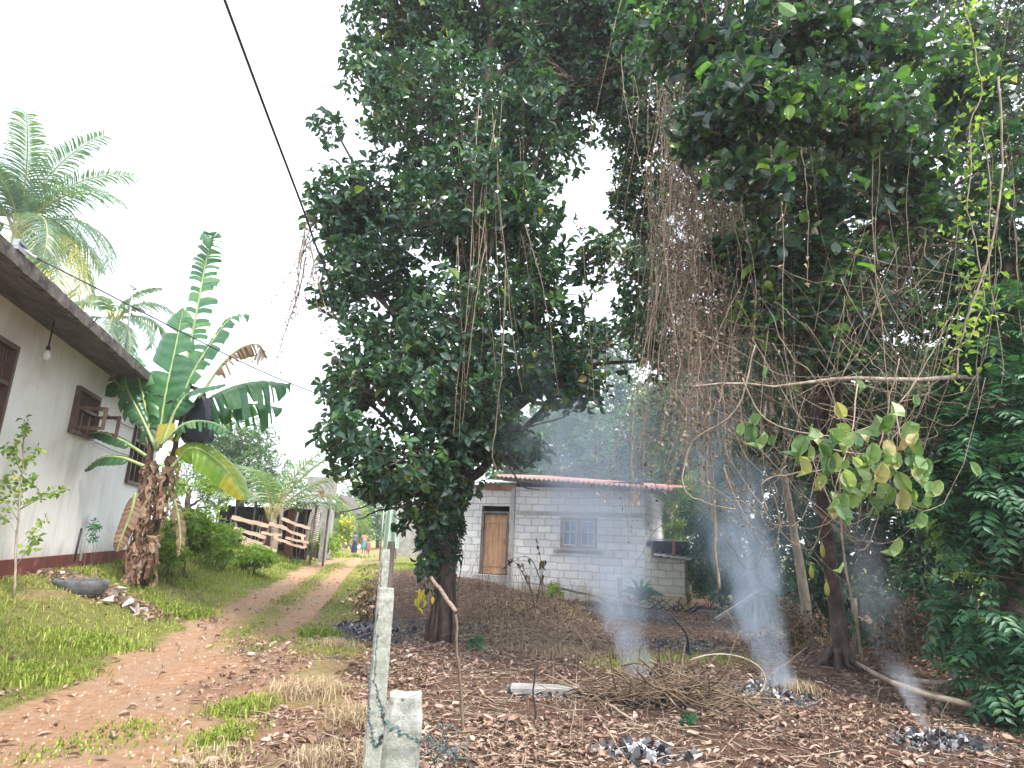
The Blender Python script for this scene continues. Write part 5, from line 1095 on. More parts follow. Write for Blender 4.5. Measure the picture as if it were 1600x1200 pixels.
# ------------------------------------------------------------------ sticks, brush, branches, ash heaps in the clearing
def rod(name, label, pts, r, mat='twig', cat='stick', group=None, depth=None):
    b = Big(); b.tube(curve(pts, 12, .006), r, 6, wob=.08); return tag(b.build(name, M[mat]), label, cat, group)
def gp(px, py, dz=0): q = G(px, py); q[2] += dz; return q
g1 = gp(724, 1150); rod('stick', 'thin straight brown stick standing in the leaves right of the second post', [g1+A(0, 0, -.05), P(716, 1030, g1[1]), P(712, 960, g1[1])], [.016, .012])
g1 = gp(838, 1130); rod('stick', 'short dark stick upright in the leaf litter', [g1+A(0, 0, -.05), P(835, 1090, g1[1]), P(835, 1042, g1[1])], [.012, .008], 'char')
rod('stick', 'peeling brown stick leaning against the foot of the vine-wrapped tree', [P(712, 955, YT-1.3), P(690, 925, YT-1), P(674, 902, YT-.8)], [.03, .025], 'wood')
g1 = gp(1006, 1082); rod('stick', 'charred stake poking out of the brush pile', [g1, P(1016, 1052, g1[1]), P(1031, 1030, g1[1])], [.022, .012], 'char')
rod('stick', 'long thin pole lying across the smoke right of the brush pile', [gp(1172, 1072, .05), P(1210, 1050, 8.3), P(1260, 1012, 8.6)], [.012, .008], 'twig')
g1 = gp(1074, 1020); rod('stick', 'crooked charred twig standing in the burnt patch before the annexe', [g1, P(1074, 1000, g1[1]), P(1068, 985, g1[1]), P(1050, 965, g1[1])], [.025, .008], 'char')
g1 = gp(712, 1005); rod('stick', 'bare dead stem rising in front of the hut door', [g1, P(716, 920, g1[1]), P(722, 860, g1[1]), P(708, 830, g1[1])], [.014, .004])
g1 = gp(836, 960); 
ds = thing('dead_sapling', 'dead sapling with a few withered brown leaves in front of the hut', 'sapling', g1)
b = Big(); e_ = []
for pts in [[(836, 960), (830, 920), (815, 880)], [(836, 960), (846, 910), (852, 875)], [(836, 955), (820, 900), (800, 875), (785, 890)], [(852, 940), (838, 890), (820, 870), (800, 872)], [(836, 960), (845, 890), (838, 840)]]:
    c = curve([P(x, y, g1[1]) for x, y in pts], 10, .015); b.tube(c, [.012, .004], 4); e_ += list(c[5:])
b.build('stem', M['twig'], ds); b = Big(); e_ = np.repeat(np.array(e_), 2, 0); e_ = e_[R.random(len(e_)) < .5]; b.leaves(e_, R.normal(0, .6, e_.shape)-A(0, 0, .8), R.normal(0, 1, e_.shape), .13, .4, 'lance', .3, .4); b.build('leaf', M['scorch'], ds)
# brush pile
bp = gp(1040, 1100); n = 190
b = Big(); a = R.normal(0, .8, n)+np.where(R.random(n) < .5, 0, math.pi); L = R.uniform(.4, 1.3, n); c = bp+R.normal(0, 1, (n, 3))*A(.42, .2, 0); c[:, 2] = bp[2]+R.uniform(.02, .26, n)*np.exp(-((c[:, 0]-bp[0])/.6)**2)
d = np.stack([np.cos(a), np.sin(a), R.normal(.05, .26, n)], -1)*L[:, None]; t = np.linspace(-.5, .5, 7)[None, :, None]; nn_ = nrm(R.normal(0, 1, (n, 3))*A(.3, .3, 1))
pts = c[:, None]+d[:, None]*t+nn_[:, None]*((t*2)**2-.3)*L[:, None, None]*R.normal(0, .22, (n, 1, 1)); pts[..., 2] = np.maximum(pts[..., 2], T(pts[..., 0], pts[..., 1])+.012)
pts = pts+np.cumsum(R.normal(0, .012, pts.shape), 1)
b.strands(pts, R.uniform(.6, 2.2, (n, 1))**2*.0024, 4); stuff(b.build('brush_pile', M['brush']))
b = Big(); n = 120; c = bp+R.normal(0, 1, (n, 3))*A(.35, .15, 0); c[:, 2] = bp[2]+.03; a = R.uniform(0, 6.28, n); d = np.stack([np.cos(a), np.sin(a)*.5, R.normal(0, .1, n)], -1)*R.uniform(.1, .4, (n, 1)); b.strands(c[:, None]+d[:, None]*np.linspace(-.5, .5, 3)[None, :, None], .008, 4); stuff(b.build('charred_twigs', M['char']))
a_ = np.linspace(-2.6, 2.3, 26); cc = gp(1125, 1096, .12)
b = Big(); b.tube(np.stack([cc[0]+.62*np.cos(a_)*.85, cc[1]-.05+.12*np.cos(a_), cc[2]+.0+.26*np.sin(a_)+.1], -1), [.012, .008], 6); tag(b.build('bent_vine', M['vine']), 'pale vine stem looped in a hoop over the brush pile', 'vine')
rod('stick', 'pale broken cane at the left end of the brush pile', [gp(950, 1108, .04), gp(990, 1132, .03)], [.016, .012], 'vine')
rod('stick', 'long thin cane lying left of the brush pile', [gp(870, 1065, .08), gp(920, 1090, .06), gp(985, 1105, .12)], [.009, .006], 'vine')
rod('stick', 'bleached cane lying low in the leaves at the bottom centre', [gp(930, 1115, .02), gp(955, 1160, .03), gp(982, 1198, .02)], [.01, .007], 'vine')
# fallen branches on the right
rod('fallen_branch', 'thickest pale fallen branch curving to the right edge', [gp(1395, 1066, .06), P(1450, 1066, 7.7), P(1520, 1070, 7.4), P(1600, 1095, 7.1), P(1660, 1130, 6.8)], [.03, .045], 'limbwood', 'branch', 'fallen branches')
rod('fallen_branch', 'fallen branch lying lowest, ending in the dirt', [gp(1330, 1035, .05), P(1385, 1062, 7.6), P(1450, 1085, 7.0), P(1500, 1098, 6.8), gp(1575, 1126, .03)], [.028, .035], 'limbwood', 'branch', 'fallen branches')
rod('fallen_branch', 'middle fallen branch, thin and straight above the lowest one', [P(1400, 1068, 7.6), P(1460, 1085, 7.3), P(1530, 1096, 7.2), P(1610, 1100, 7.1)], [.02, .026], 'limbwood', 'branch', 'fallen branches')
sb2 = G(1350, 1055); rod('stick', 'thin pale stick leaning up into the smoke right of the big-leaved tree', [sb2, P(1335, 960, 8.6), P(1320, 880, 8.4), P(1313, 800, 8.2), P(1312, 740, 8.0)], [.018, .008], 'vine')
b = Big(); q = gp(860, 1083, .03); b.bar(gp(800, 1080, .03), gp(905, 1084, .03), .3, .07, jit=.015); tag(b.build('concrete_slab', M['concrete_pale']), 'flat broken concrete slab half buried in leaves', 'slab')
# scorched leaf curtain and dead shrubs beside the track
def dead_clump(name, label, base, L, n, size, mat='scorch', kind='ovate', stems=14, seed=1, cat='dead shrub', per=3):
    o = thing(name, label, cat, base); L = lobes_at(L); b = Big(); p, d, k, c = shoots(L, n, seed, -.6, 3, 1.2)
    for i in range(stems): j = random.randrange(len(p)); b.tube(curve([base+A(random.uniform(-.2, .2), random.uniform(-.1, .1), -.03), (base+p[j])/2+R.normal(0, .08, 3), p[j]], 8, .015), [.009, .003], 4)
    b.build('stem', M['twig'], o); b = Big(); rosettes(b, p, nrm(d-A(0, 0, .8)), per, size, .5, kind, droop=.9, jit=.8); b.build('foliage', M[mat], o); return o
g1 = gp(575, 970); dead_clump('scorched_shrub', 'scorched brown shrub hanging left of the concrete posts', g1, [(578, 900, 18, 38, 8.8, .35), (565, 935, 24, 26, 8.6, .35), (590, 870, 10, 20, 9, .25)], 260, .06, seed=61)
g1 = gp(1440, 1030); dead_clump('withered_shrub', 'withered brown shrub above the fallen branches', g1, [(1440, 960, 60, 32, 9.2, .5), (1400, 990, 45, 28, 9.0, .5), (1470, 1000, 40, 25, 8.9, .4)], 520, .07, 'scorch', seed=62)
g1 = gp(1235, 1000); dead_clump('dry_brush', 'heap of dry grey-brown brush between the big-leaved tree and the smoke', g1, [(1240, 960, 40, 38, 11.2, .5), (1270, 985, 36, 30, 10.6, .5), (1200, 1000, 30, 18, 11, .5)], 420, .07, 'scorch', seed=63, kind='lance', stems=70, cat='brush')
g1 = gp(850, 1010); dead_clump('dry_brush', 'low mound of cut dry weeds in front of the hut, right of the vine-wrapped tree', g1, [(860, 955, 50, 36, 13.2, .6), (800, 960, 50, 36, 12.8, .6), (900, 980, 30, 28, 12.6, .5), (750, 975, 45, 34, 12.2, .5), (830, 990, 70, 26, 12.4, .6)], 1500, .075, 'weeds', seed=64, kind='lance', stems=60, cat='brush')
b = Big(); n = 420; q = gp(840, 1000)+R.normal(0, 1, (n, 3))*A(.75, .9, 0); q[:, 2] = T(q[:, 0], q[:, 1])+.1*R.random(n); a = R.uniform(0, 6.28, n); d = np.stack([np.cos(a), np.sin(a), R.uniform(-.2, .7, n)], -1)*R.uniform(.2, .7, (n, 1)); t = np.linspace(0, 1, 5)[None, :, None]
pts = q[:, None]+d[:, None]*t; pts[..., 2] -= .15*t[..., 0]**2; b.strands(pts+R.normal(0, .015, pts.shape), .004, 3); stuff(b.build('cut_stems', M['vine']))
shrub('green_weed', 'small green weed among the cut stems before the hut', 'weed', gz(868, 945, 15), [(868, 925, 16, 14, 15, .3)], 60, .11, .45, 'lance', 6, M['bush'], 131, stems=4, sr=.006)
shrub('green_weed', 'lone green weed at the foot of the brush pile', 'weed', gp(1080, 1135), [(1080, 1125, 12, 8, G(1080, 1135)[1], .1)], 14, .06, .5, 'ovate', 5, M['teal'], 132, stems=3, sr=.004)
shrub('green_weed', 'low green weed near the tree roots in the clearing', 'weed', gp(745, 1015), [(745, 1008, 16, 10, G(745, 1015)[1], .15)], 20, .09, .5, 'ovate', 5, M['teal'], 133, stems=3, sr=.004)
b = Big(); q = P(660, 930, YT-.6); q = q+R.normal(0, 1, (16, 3))*A(.06, .05, .07); b.leaves(q, R.normal(0, .3, (16, 3))-A(0, 0, 1), R.normal(0, 1, (16, 3)), .13, .4, 'lance'); tag(b.build('yellow_leaf_tuft', M['flower']), 'tuft of bright yellow leaves at the foot of the vine-wrapped tree', 'leaf tuft')
b = Big()
for (x0_, x1_, y0_, y1_, n_, h_) in [(705, 920, 925, 1010, 150, .9), (600, 690, 930, 1010, 70, .9), (900, 1250, 985, 1060, 40, .5), (1180, 1300, 960, 1020, 90, .8), (1380, 1560, 1000, 1060, 60, .8), (600, 1500, 1060, 1180, 40, .35), (720, 830, 880, 930, 40, 1.3)]:
    for i in range(n_):
        g1 = gp(random.uniform(x0_, x1_), random.uniform(y0_, y1_)); h = h_*random.uniform(.3, 1.1); ln = R.normal(0, .3, 2)*h
        c = curve([g1-A(0, 0, .03), g1+A(ln[0]*.4, ln[1]*.4, h*.55), g1+A(ln[0], ln[1], h*random.uniform(.7, 1))], 7, .012); b.tube(c, [random.uniform(.003, .008), .002], 4)
        for j in range(random.randint(0, 3)): q = c[random.randint(2, 5)]; b.tube([q, q+R.normal(0, .1, 3)*h+A(0, 0, .1)*h], [.003, .0012], 3)
stuff(b.build('dead_stalks', M['liana']))
# stacked stems along the fence line
b = Big(); n = 90; y = R.uniform(2.2, 4.6, n); q = np.stack([-.2*y-.12+R.normal(0, .09, n), y, 0*y], -1); q[:, 2] = T(q[:, 0], q[:, 1]); d = np.stack([R.normal(-.05, .25, n), R.normal(0, .3, n), R.uniform(.3, 1, n)], -1)*R.uniform(.2, .75, (n, 1)); t = np.linspace(0, 1, 6)[None, :, None]
pts = q[:, None]+d[:, None]*t; pts[..., 2] -= .2*t[..., 0]**2*R.random((n, 1)); b.strands(pts+R.normal(0, .008, pts.shape), .0025, 3); stuff(b.build('dry_stems', M['vine']))
# low ash heaps
b = Big()
for (px, py, n, s_) in [(1470, 1160, 150, .2), (1200, 1085, 110, .22), (1000, 1180, 60, .18), (590, 985, 160, .35), (730, 985, 60, .2)]:
    c = G(px, py); q = c+R.normal(0, 1, (n, 3))*A(s_, s_*.6, 0); q[:, 2] = T(q[:, 0], q[:, 1])+R.uniform(0, .06, n)*np.exp(-((q[:, 0]-c[0])/s_)**2)
    b.leaves(q, R.normal(0, 1, (n, 3))*A(1, 1, .4), A(0, 0, 1)+R.normal(0, .5, (n, 3)), R.uniform(.04, .11, n), .8, 'ovate', .4, .4, R.beta(1.2, 1.1, n))
stuff(b.build('ash_heap', M['ash']))
b = Big(); q = gp(1228, 1085, .06); b.leaves(q+R.normal(0, .03, (5, 3)), R.normal(0, 1, (5, 3)), A(0, 0, 1)+R.normal(0, .4, (5, 3)), .045, .6, 'ovate')
tag(b.build('orange_peel', solid('orange_scrap', (.5, .26, .08), (.35, .2, .08), 5, .8, .1, .1)), 'small orange scrap in the smoking ash', 'scrap')

# ------------------------------------------------------------------ hanging vines and lianas
def hang(n, x0, x1, ya, yb, yc, yd, Y0, Y1, r, wob=.05, sway=.25):
    px = np.clip(R.normal((x0+x1)/2, (x1-x0)/3.4, n), x0-30, x1+30) if n > 60 else R.uniform(x0, x1, n); t0 = R.uniform(ya, yb, n); t1 = R.uniform(yc, yd, n); yy = R.uniform(Y0, Y1, n); S = []
    for a, t, e, y_ in zip(px, t0, t1, yy):
        p0 = P(a, t, y_); p1 = P(a+R.normal(0, 40)+8, e, y_); k_ = 14; u = np.linspace(0, 1, k_)[:, None]; q = p0*(1-u)+p1*u
        ph = R.uniform(0, 6.28, 3); am = R.uniform(.3, 1, 3)*sway*.3; q = q+np.stack([am[j]*np.sin(u[:, 0]*R.uniform(2, 9)+ph[j]) for j in range(3)], -1)*np.array([1, 1, .0]); S.append(q+np.cumsum(R.normal(0, wob*.18, (k_, 3)), 0))
    return np.array(S)
b = Big(); lf = Big(); SS = []
S = hang(115, 990, 1200, -30, 420, 400, 830, 6.8, 8.8, .004, wob=.12, sway=.7); SS.append(S)
S = hang(65, 1030, 1125, 60, 420, 500, 800, 6.8, 7.8, .004, wob=.15, sway=.45); SS.append(S)
S = hang(60, 1150, 1590, 0, 350, 350, 720, 6.0, 9.0, .004); SS.append(S)
S = hang(30, 700, 830, 100, 400, 350, 700, YT-2.2, YT-1.2, .003); SS.append(S)
S = hang(10, 475, 505, 330, 420, 430, 580, YT-.9, YT-.5, .003, sway=.12); SS.append(S)
for iS, S in enumerate(SS): b.strands(S, R.uniform(.8, 2.6, (len(S), 1))**1.6*(.0042 if iS == 4 else .0022)*np.linspace(1, .5, S.shape[1])[None], 3)
# looping lianas, mostly sideways arcs
b2_v = b; b = Big()
for i in range(110):
    x0 = random.uniform(1030, 1380); y0 = random.uniform(380, 760); w = random.uniform(80, 330); yy = random.uniform(6.0, 8.5); sg = random.uniform(10, 170)
    wb_ = random.uniform(.01, .045)
    c = curve([P(x0, y0, yy), P(x0+w*.35, y0+sg*.8, yy+random.uniform(-.3, .3)), P(x0+w*.7, y0+sg, yy+random.uniform(-.4, .4)), P(min(x0+w, 1560), y0+random.uniform(-140, 60), yy+random.uniform(-.3, .3))], 16, wb_); b.tube(c, [random.uniform(.002, .0065), .002], 4)
for i in range(80):
    x0 = random.uniform(1030, 1560); y0 = random.uniform(250, 900); yy = random.uniform(6.5, 10); a = random.uniform(0, 6.28); L = random.uniform(60, 200)
    c = curve([P(x0, y0, yy), P(x0+L*.5*math.cos(a)+random.uniform(-25, 25), y0+L*.5*math.sin(a)+random.uniform(-25, 25), yy), P(x0+L*math.cos(a), y0+L*math.sin(a), yy)], 14, .03); b.tube(c, [.004, .002], 4)
stuff(b.build('tangled_lianas', M['liana'])); b = b2_v; stuff(b.build('dry_vines', M['vine']))
b = Big()
for S, fr_, s_ in zip(SS, (2, 6, 1, 1, 6), (.045, .05, .05, .04, .05)):
    q = S.reshape(-1, 3); q = np.repeat(q, fr_, 0)+R.normal(0, .035, (len(q)*fr_, 3)); q[:, 2] += R.uniform(-.15, .15, len(q)); b.leaves(q, R.normal(0, .6, q.shape)-A(0, 0, .7), R.normal(0, 1, q.shape), s_*R.uniform(.5, 1.3, len(q)), .5, 'tri', .3, .4)
stuff(b.build('dry_vine_leaves', M['dryleaf']))
# dense straw-brown tangle column
b = Big(); n = 170; yy = R.uniform(7.2, 8.2, n); S = []
for i in range(n):
    y0 = R.uniform(120, 640); x = R.normal(1075+20*math.sin(y0*.013), 14+12*abs(math.sin(y0*.02))); q = P(x, y0, yy[i]); S.append(q+np.cumsum(np.stack([R.normal(0, .035, 9), R.normal(0, .03, 9), -np.abs(R.normal(.09, .05, 9))], -1), 0))
b.strands(np.array(S), .0025, 3); stuff(b.build('vine_tangle', M['dryvine'] if 'dryvine' in M else M['vine']))
# individually visible ones
def liana(label, pts, r, mat='liana'):
    b = Big(); b.tube(curve([P(*p) for p in pts], 26, .012), r, 7, wob=.06); return tag(b.build('liana', M[mat]), label, 'liana')
liana('tall pale liana running from the upper right down to the horizontal branch', [(1560, 120, 6.2), (1568, 240, 6.2), (1545, 400, 6.2), (1508, 500, 6.2), (1495, 590, 6.2)], [.013, .009])
liana('brown liana loop hanging left of the pale drooping leaves', [(1180, 540, 6.4), (1150, 640, 6.4), (1085, 690, 6.5), (1070, 760, 6.4), (1110, 785, 6.3), (1150, 795, 6.2)], [.009, .006])
liana('wide drooping liana crossing under the horizontal bare branch', [(1160, 590, 6.2), (1200, 655, 6.2), (1290, 680, 6.2), (1380, 655, 6.2), (1440, 580, 6.3), (1480, 500, 6.4)], [.008, .006])
liana('long liana hanging straight in front of the pale leaf cluster', [(1405, 560, 5.6), (1385, 640, 5.6), (1368, 740, 5.6), (1355, 800, 5.6)], [.006, .004])
liana('liana with broken ends dangling near the annexe', [(1104, 640, 8), (1114, 760, 8), (1118, 850, 8), (1124, 920, 8)], [.012, .02])
liana('forked thin liana arching over the smoke', [(1200, 800, 6), (1190, 760, 6), (1210, 745, 6), (1260, 735, 6), (1300, 734, 6)], [.007, .004])
liana('vertical vine hanging through the crown of the tree by the track', [(790, 420, YT-1.9), (786, 520, YT-1.9), (782, 600, YT-1.9), (770, 700, YT-1.9), (775, 745, YT-1.9)], [.012, .006])
rod('bare_limb', 'long horizontal bare branch spanning the right-hand tangle', [P(1080, 604, 6.8), P(1150, 600, 6.9), P(1215, 606, 7.0), P(1290, 594, 7.0), P(1350, 590, 7.1), P(1430, 594, 7.2), P(1510, 590, 7.5), P(1570, 598, 7.9)], [.009, .014, .024, .03, .033], 'bark_pale', 'branch')
rod('bare_limb', 'steep pale leaning trunk between the thicket and the big-leaved tree', [gz(1262, 940, 11), P(1252, 900, 11), P(1238, 820, 11), P(1226, 750, 11), P(1205, 640, 11.2), P(1190, 520, 11.4), P(1200, 400, 11.6)], [.09, .075, .065, .05, .035, .02], 'bark_pale', 'trunk')
# pale drooping leaf cluster
pc_ = thing('drooping_leafy_vine', 'vine bearing a cluster of large pale drooping leaves at the right', 'vine', P(1340, 620, 5.4))
b = Big(); cv = [curve([P(1340, 600, 5.4), P(1330, 680, 5.4), P(1310, 760, 5.3), P(1300, 800, 5.3)], 10, .01), curve([P(1400, 640, 5.4), P(1410, 700, 5.3), P(1440, 730, 5.3)], 10, .01), curve([P(1290, 700, 5.4), P(1370, 710, 5.3), P(1430, 690, 5.3)], 10, .01)]
for c in cv: b.tube(c, [.007, .003], 5)
b.build('stem', M['vine'], pc_); b = Big()
q = np.array([P(x, y, 5.35+random.uniform(-.2, .2)) for x, y in [(1336, 690), (1350, 720), (1325, 730), (1380, 735), (1395, 730), (1420, 690), (1425, 720), (1405, 750), (1320, 745), (1305, 790), (1318, 775), (1400, 660), (1290, 720), (1280, 705), (1345, 745), (1365, 765), (1372, 770), (1410, 775), (1440, 700), (1440, 745), (1300, 800), (1330, 760), (1160, 672), (1176, 672), (1270, 680), (1308, 640), (1250, 700), (1366, 735), (1425, 740), (1388, 700)]])
q = np.concatenate([q, q+R.normal(0, .09, q.shape), q+R.normal(0, .22, q.shape)]); b.leaves(q+A(0, 0, .07), R.normal(0, .35, q.shape)-A(0, 0, .9), R.normal(0, .6, q.shape)-A(0, 1, 0), R.uniform(.1, .21, len(q)), .62, 'big', .22, .45); b.build('foliage', M['pale'], pc_)
tw2 = thing('creeper_spray', 'creeper with small fresh star-shaped leaves hanging at the upper right', 'creeper', P(1520, 60, 6.3)); b = Big(); c1 = curve([P(1500, -20, 6.3), P(1530, 140, 6.2), P(1510, 300, 6.2), P(1540, 470, 6.2), P(1480, 560, 6.2)], 40, .02); b.tube(c1, .006, 5); b.build('stem', M['vine'], tw2)
b = Big(); q = np.repeat(c1, 6, 0)+R.normal(0, .13, (240, 3)); rosettes(b, q, nrm(R.normal(0, 1, q.shape)), 2, .09, .55, 'lance', droop=.5); b.build('foliage', M['bush'], tw2)
b = Big(); q = np.array([P(1285, 860, 9.2), P(1268, 893, 9.2), P(1292, 920, 9.2)])
for i, c in enumerate(q): b.lathe(c, [(0, -.13), (.035, -.1), (.05, -.02), (.035, .07), (.01, .11), (0, .13)], 9)
podt = tag(b.build('yellow_fruit', M['yellowtag']), 'yellow ripe fruits hanging on the dark trunk', 'fruit') if False else None
for c, lb_ in zip(q, ['highest of three yellow pods hanging beside the big-leaved trunk', 'middle one of three yellow pods, hanging leftmost', 'lowest of three yellow pods near the trunk']):
    b = Big(); b.lathe(c, [(0, -.1), (.026, -.08), (.036, -.02), (.027, .05), (.008, .09), (.004, .14)], 9); tag(b.build('yellow_pod', M['yellowtag']), lb_, 'pod', 'yellow pods')

# ------------------------------------------------------------------ people on the track
def body(o, C0, sk, mat, name='body', sub=2):
    """sk: list of (pos, radius, parent index)"""
    me = bpy.data.meshes.new(name); me.from_pydata([tuple(np.array(p)+C0-np.array(o['org'])) for p, r, q in sk], [(q, i) for i, (p, r, q) in enumerate(sk) if q >= 0], [])
    ob = bpy.data.objects.new(name, me); COL.objects.link(ob); ob.parent = o; me.materials.append(mat)
    md = ob.modifiers.new('skin', 'SKIN'); sv = me.skin_vertices[0].data
    for i, (p, r, q) in enumerate(sk): sv[i].radius = (r, r) if not isinstance(r, tuple) else r
    sv[0].use_root = True; ob.modifiers.new('sub', 'SUBSURF').render_levels = sub; ob.modifiers[-1].levels = sub; return ob
def person(label, base, h, face, step, arm_r, arm_l, skirt, top, skirt_len=.95, lean=0, flare=.2):
    o = thing('person', label, 'person', base); s = h/1.65; fx, fy = math.cos(face), math.sin(face); rx, ry = fy, -fx
    def L(r, f, z): return ((rx*r+fx*f)*s, (ry*r+fy*f)*s, z*s)
    sk = [(L(0, 0, .9), .12, -1), (L(0, .01, 1.05), .11, 0), (L(0, .02+lean*.4, 1.25), .13, 1), (L(0, .02+lean*.6, 1.37), .08, 2), (L(0, .03+lean*.8, 1.44), .048, 3), (L(0, .05+lean, 1.53), .085, 4), (L(0, .045+lean, 1.61), .07, 5),
          (L(.09, 0, .82), .09, 0), (L(.09, step*.6+.02, .46), .06, 7), (L(.09, step, .08), .04, 8), (L(.1, step+.13, .03), .035, 9),
          (L(-.09, 0, .82), .09, 0), (L(-.09, -step*.5+.02, .46), .06, 11), (L(-.09, -step, .1), .04, 12), (L(-.1, -step+.12, .03), .035, 13)]
    for sgn, a in ((1, arm_r), (-1, arm_l)):
        i = len(sk); sk += [(L(sgn*.17, .02+lean*.5, 1.34), .055, 3), (L(sgn*.22, .0+a*.3, 1.08), .04, i), (L(sgn*.24, .04+a, .86), .03, i+1), (L(sgn*.24, .05+a, .79), .033, i+2)]
        w = i+3
        for f_ in range(4): sk += [(L(sgn*(.235+.012*(f_-1.5)), .045+a+.018*(f_-1.5), .745), .011, w), (L(sgn*(.23+.012*(f_-1.5)), .05+a+.018*(f_-1.5), .70-.006*abs(f_-1.5)), .009, len(sk))]
        sk += [(L(sgn*.215, .085+a, .77), .011, w), (L(sgn*.205, .1+a, .735), .009, len(sk))]
    body(o, base, sk, M['skin'])
    b = Big(); hd_ = base+np.array(L(0, .02+lean, 1.58)); b.lathe(hd_, [(0, -.1*s), (.075*s, -.08*s), (.1*s, 0), (.095*s, .06*s), (.05*s, .1*s), (0, .11*s)], 14); b.lathe(hd_+np.array(L(0, -.11, -.02)), [(0, -.05*s), (.045*s, 0), (0, .05*s)], 10); b.build('hair', M['hair'], o)
    b = Big(); prof = []
    for i, t in enumerate(np.linspace(0, 1, 8)): prof.append([base+np.array(L(math.cos(a)*(.15+flare*t*.5+.012*math.sin(a*7)*t), math.sin(a)*(.12+(flare*.5+abs(step)*.45)*t), .98-skirt_len*t+.0)) for a in np.linspace(0, 6.283, 25)[:-1]])
    b.grid(prof, True); b.build('skirt', skirt, o)
    b = Big(); prof = []
    for z, r, f in [(.93, .155, .125), (1.05, .145, .12), (1.2, .165, .13), (1.31, .175, .12), (1.375, .12, .09), (1.4, .06, .06)]: prof.append([base+np.array(L(math.cos(a)*r, math.sin(a)*f+.015+lean*.5*(z-.9)*2, z)) for a in np.linspace(0, 6.283, 21)[:-1]])
    b.grid(prof, True)
    for sgn, a in ((1, arm_r), (-1, arm_l)): b.tube([base+np.array(L(sgn*.15, .02+lean*.5, 1.35)), base+np.array(L(sgn*.205, .01+a*.2, 1.16))], [.075*s, .062*s], 10)
    b.build('top', top, o); return o
YPP = 47.0
b1 = gz(553, 862, YPP); b2_ = gz(568, 862, YPP)
hpx = pm(YPP)*29
person('woman in a dark navy skirt and grey-blue top walking away along the track', b1, max(1.5, hpx), RAD(100), .1, .05, -.05, M['navy'], M['greyblue'], .92, flare=.18)
person('woman in a pink top and teal wrap walking away with a white bag', b2_, max(1.5, hpx)*1.02, RAD(100), .22, -.02, .12, M['tealcloth'], M['pink'], .6, flare=.24)
b3 = gz(574.5, 864, YPP-.5); person('small child in dark red clothes walking at the right of the woman in pink', b3, 1.0, RAD(100), .15, 0, .05, M['maroon'], M['maroon'], .5)
b = Big(); q = b2_+A(-.34, .0, .42); b.lathe(q, [(0, -.17), (.1, -.15), (.15, -.04), (.13, .08), (.05, .17), (.03, .24)], 14, sy=.6); tag(b.build('carrier_bag', M['white']), 'white carrier bag held between the two women', 'bag')

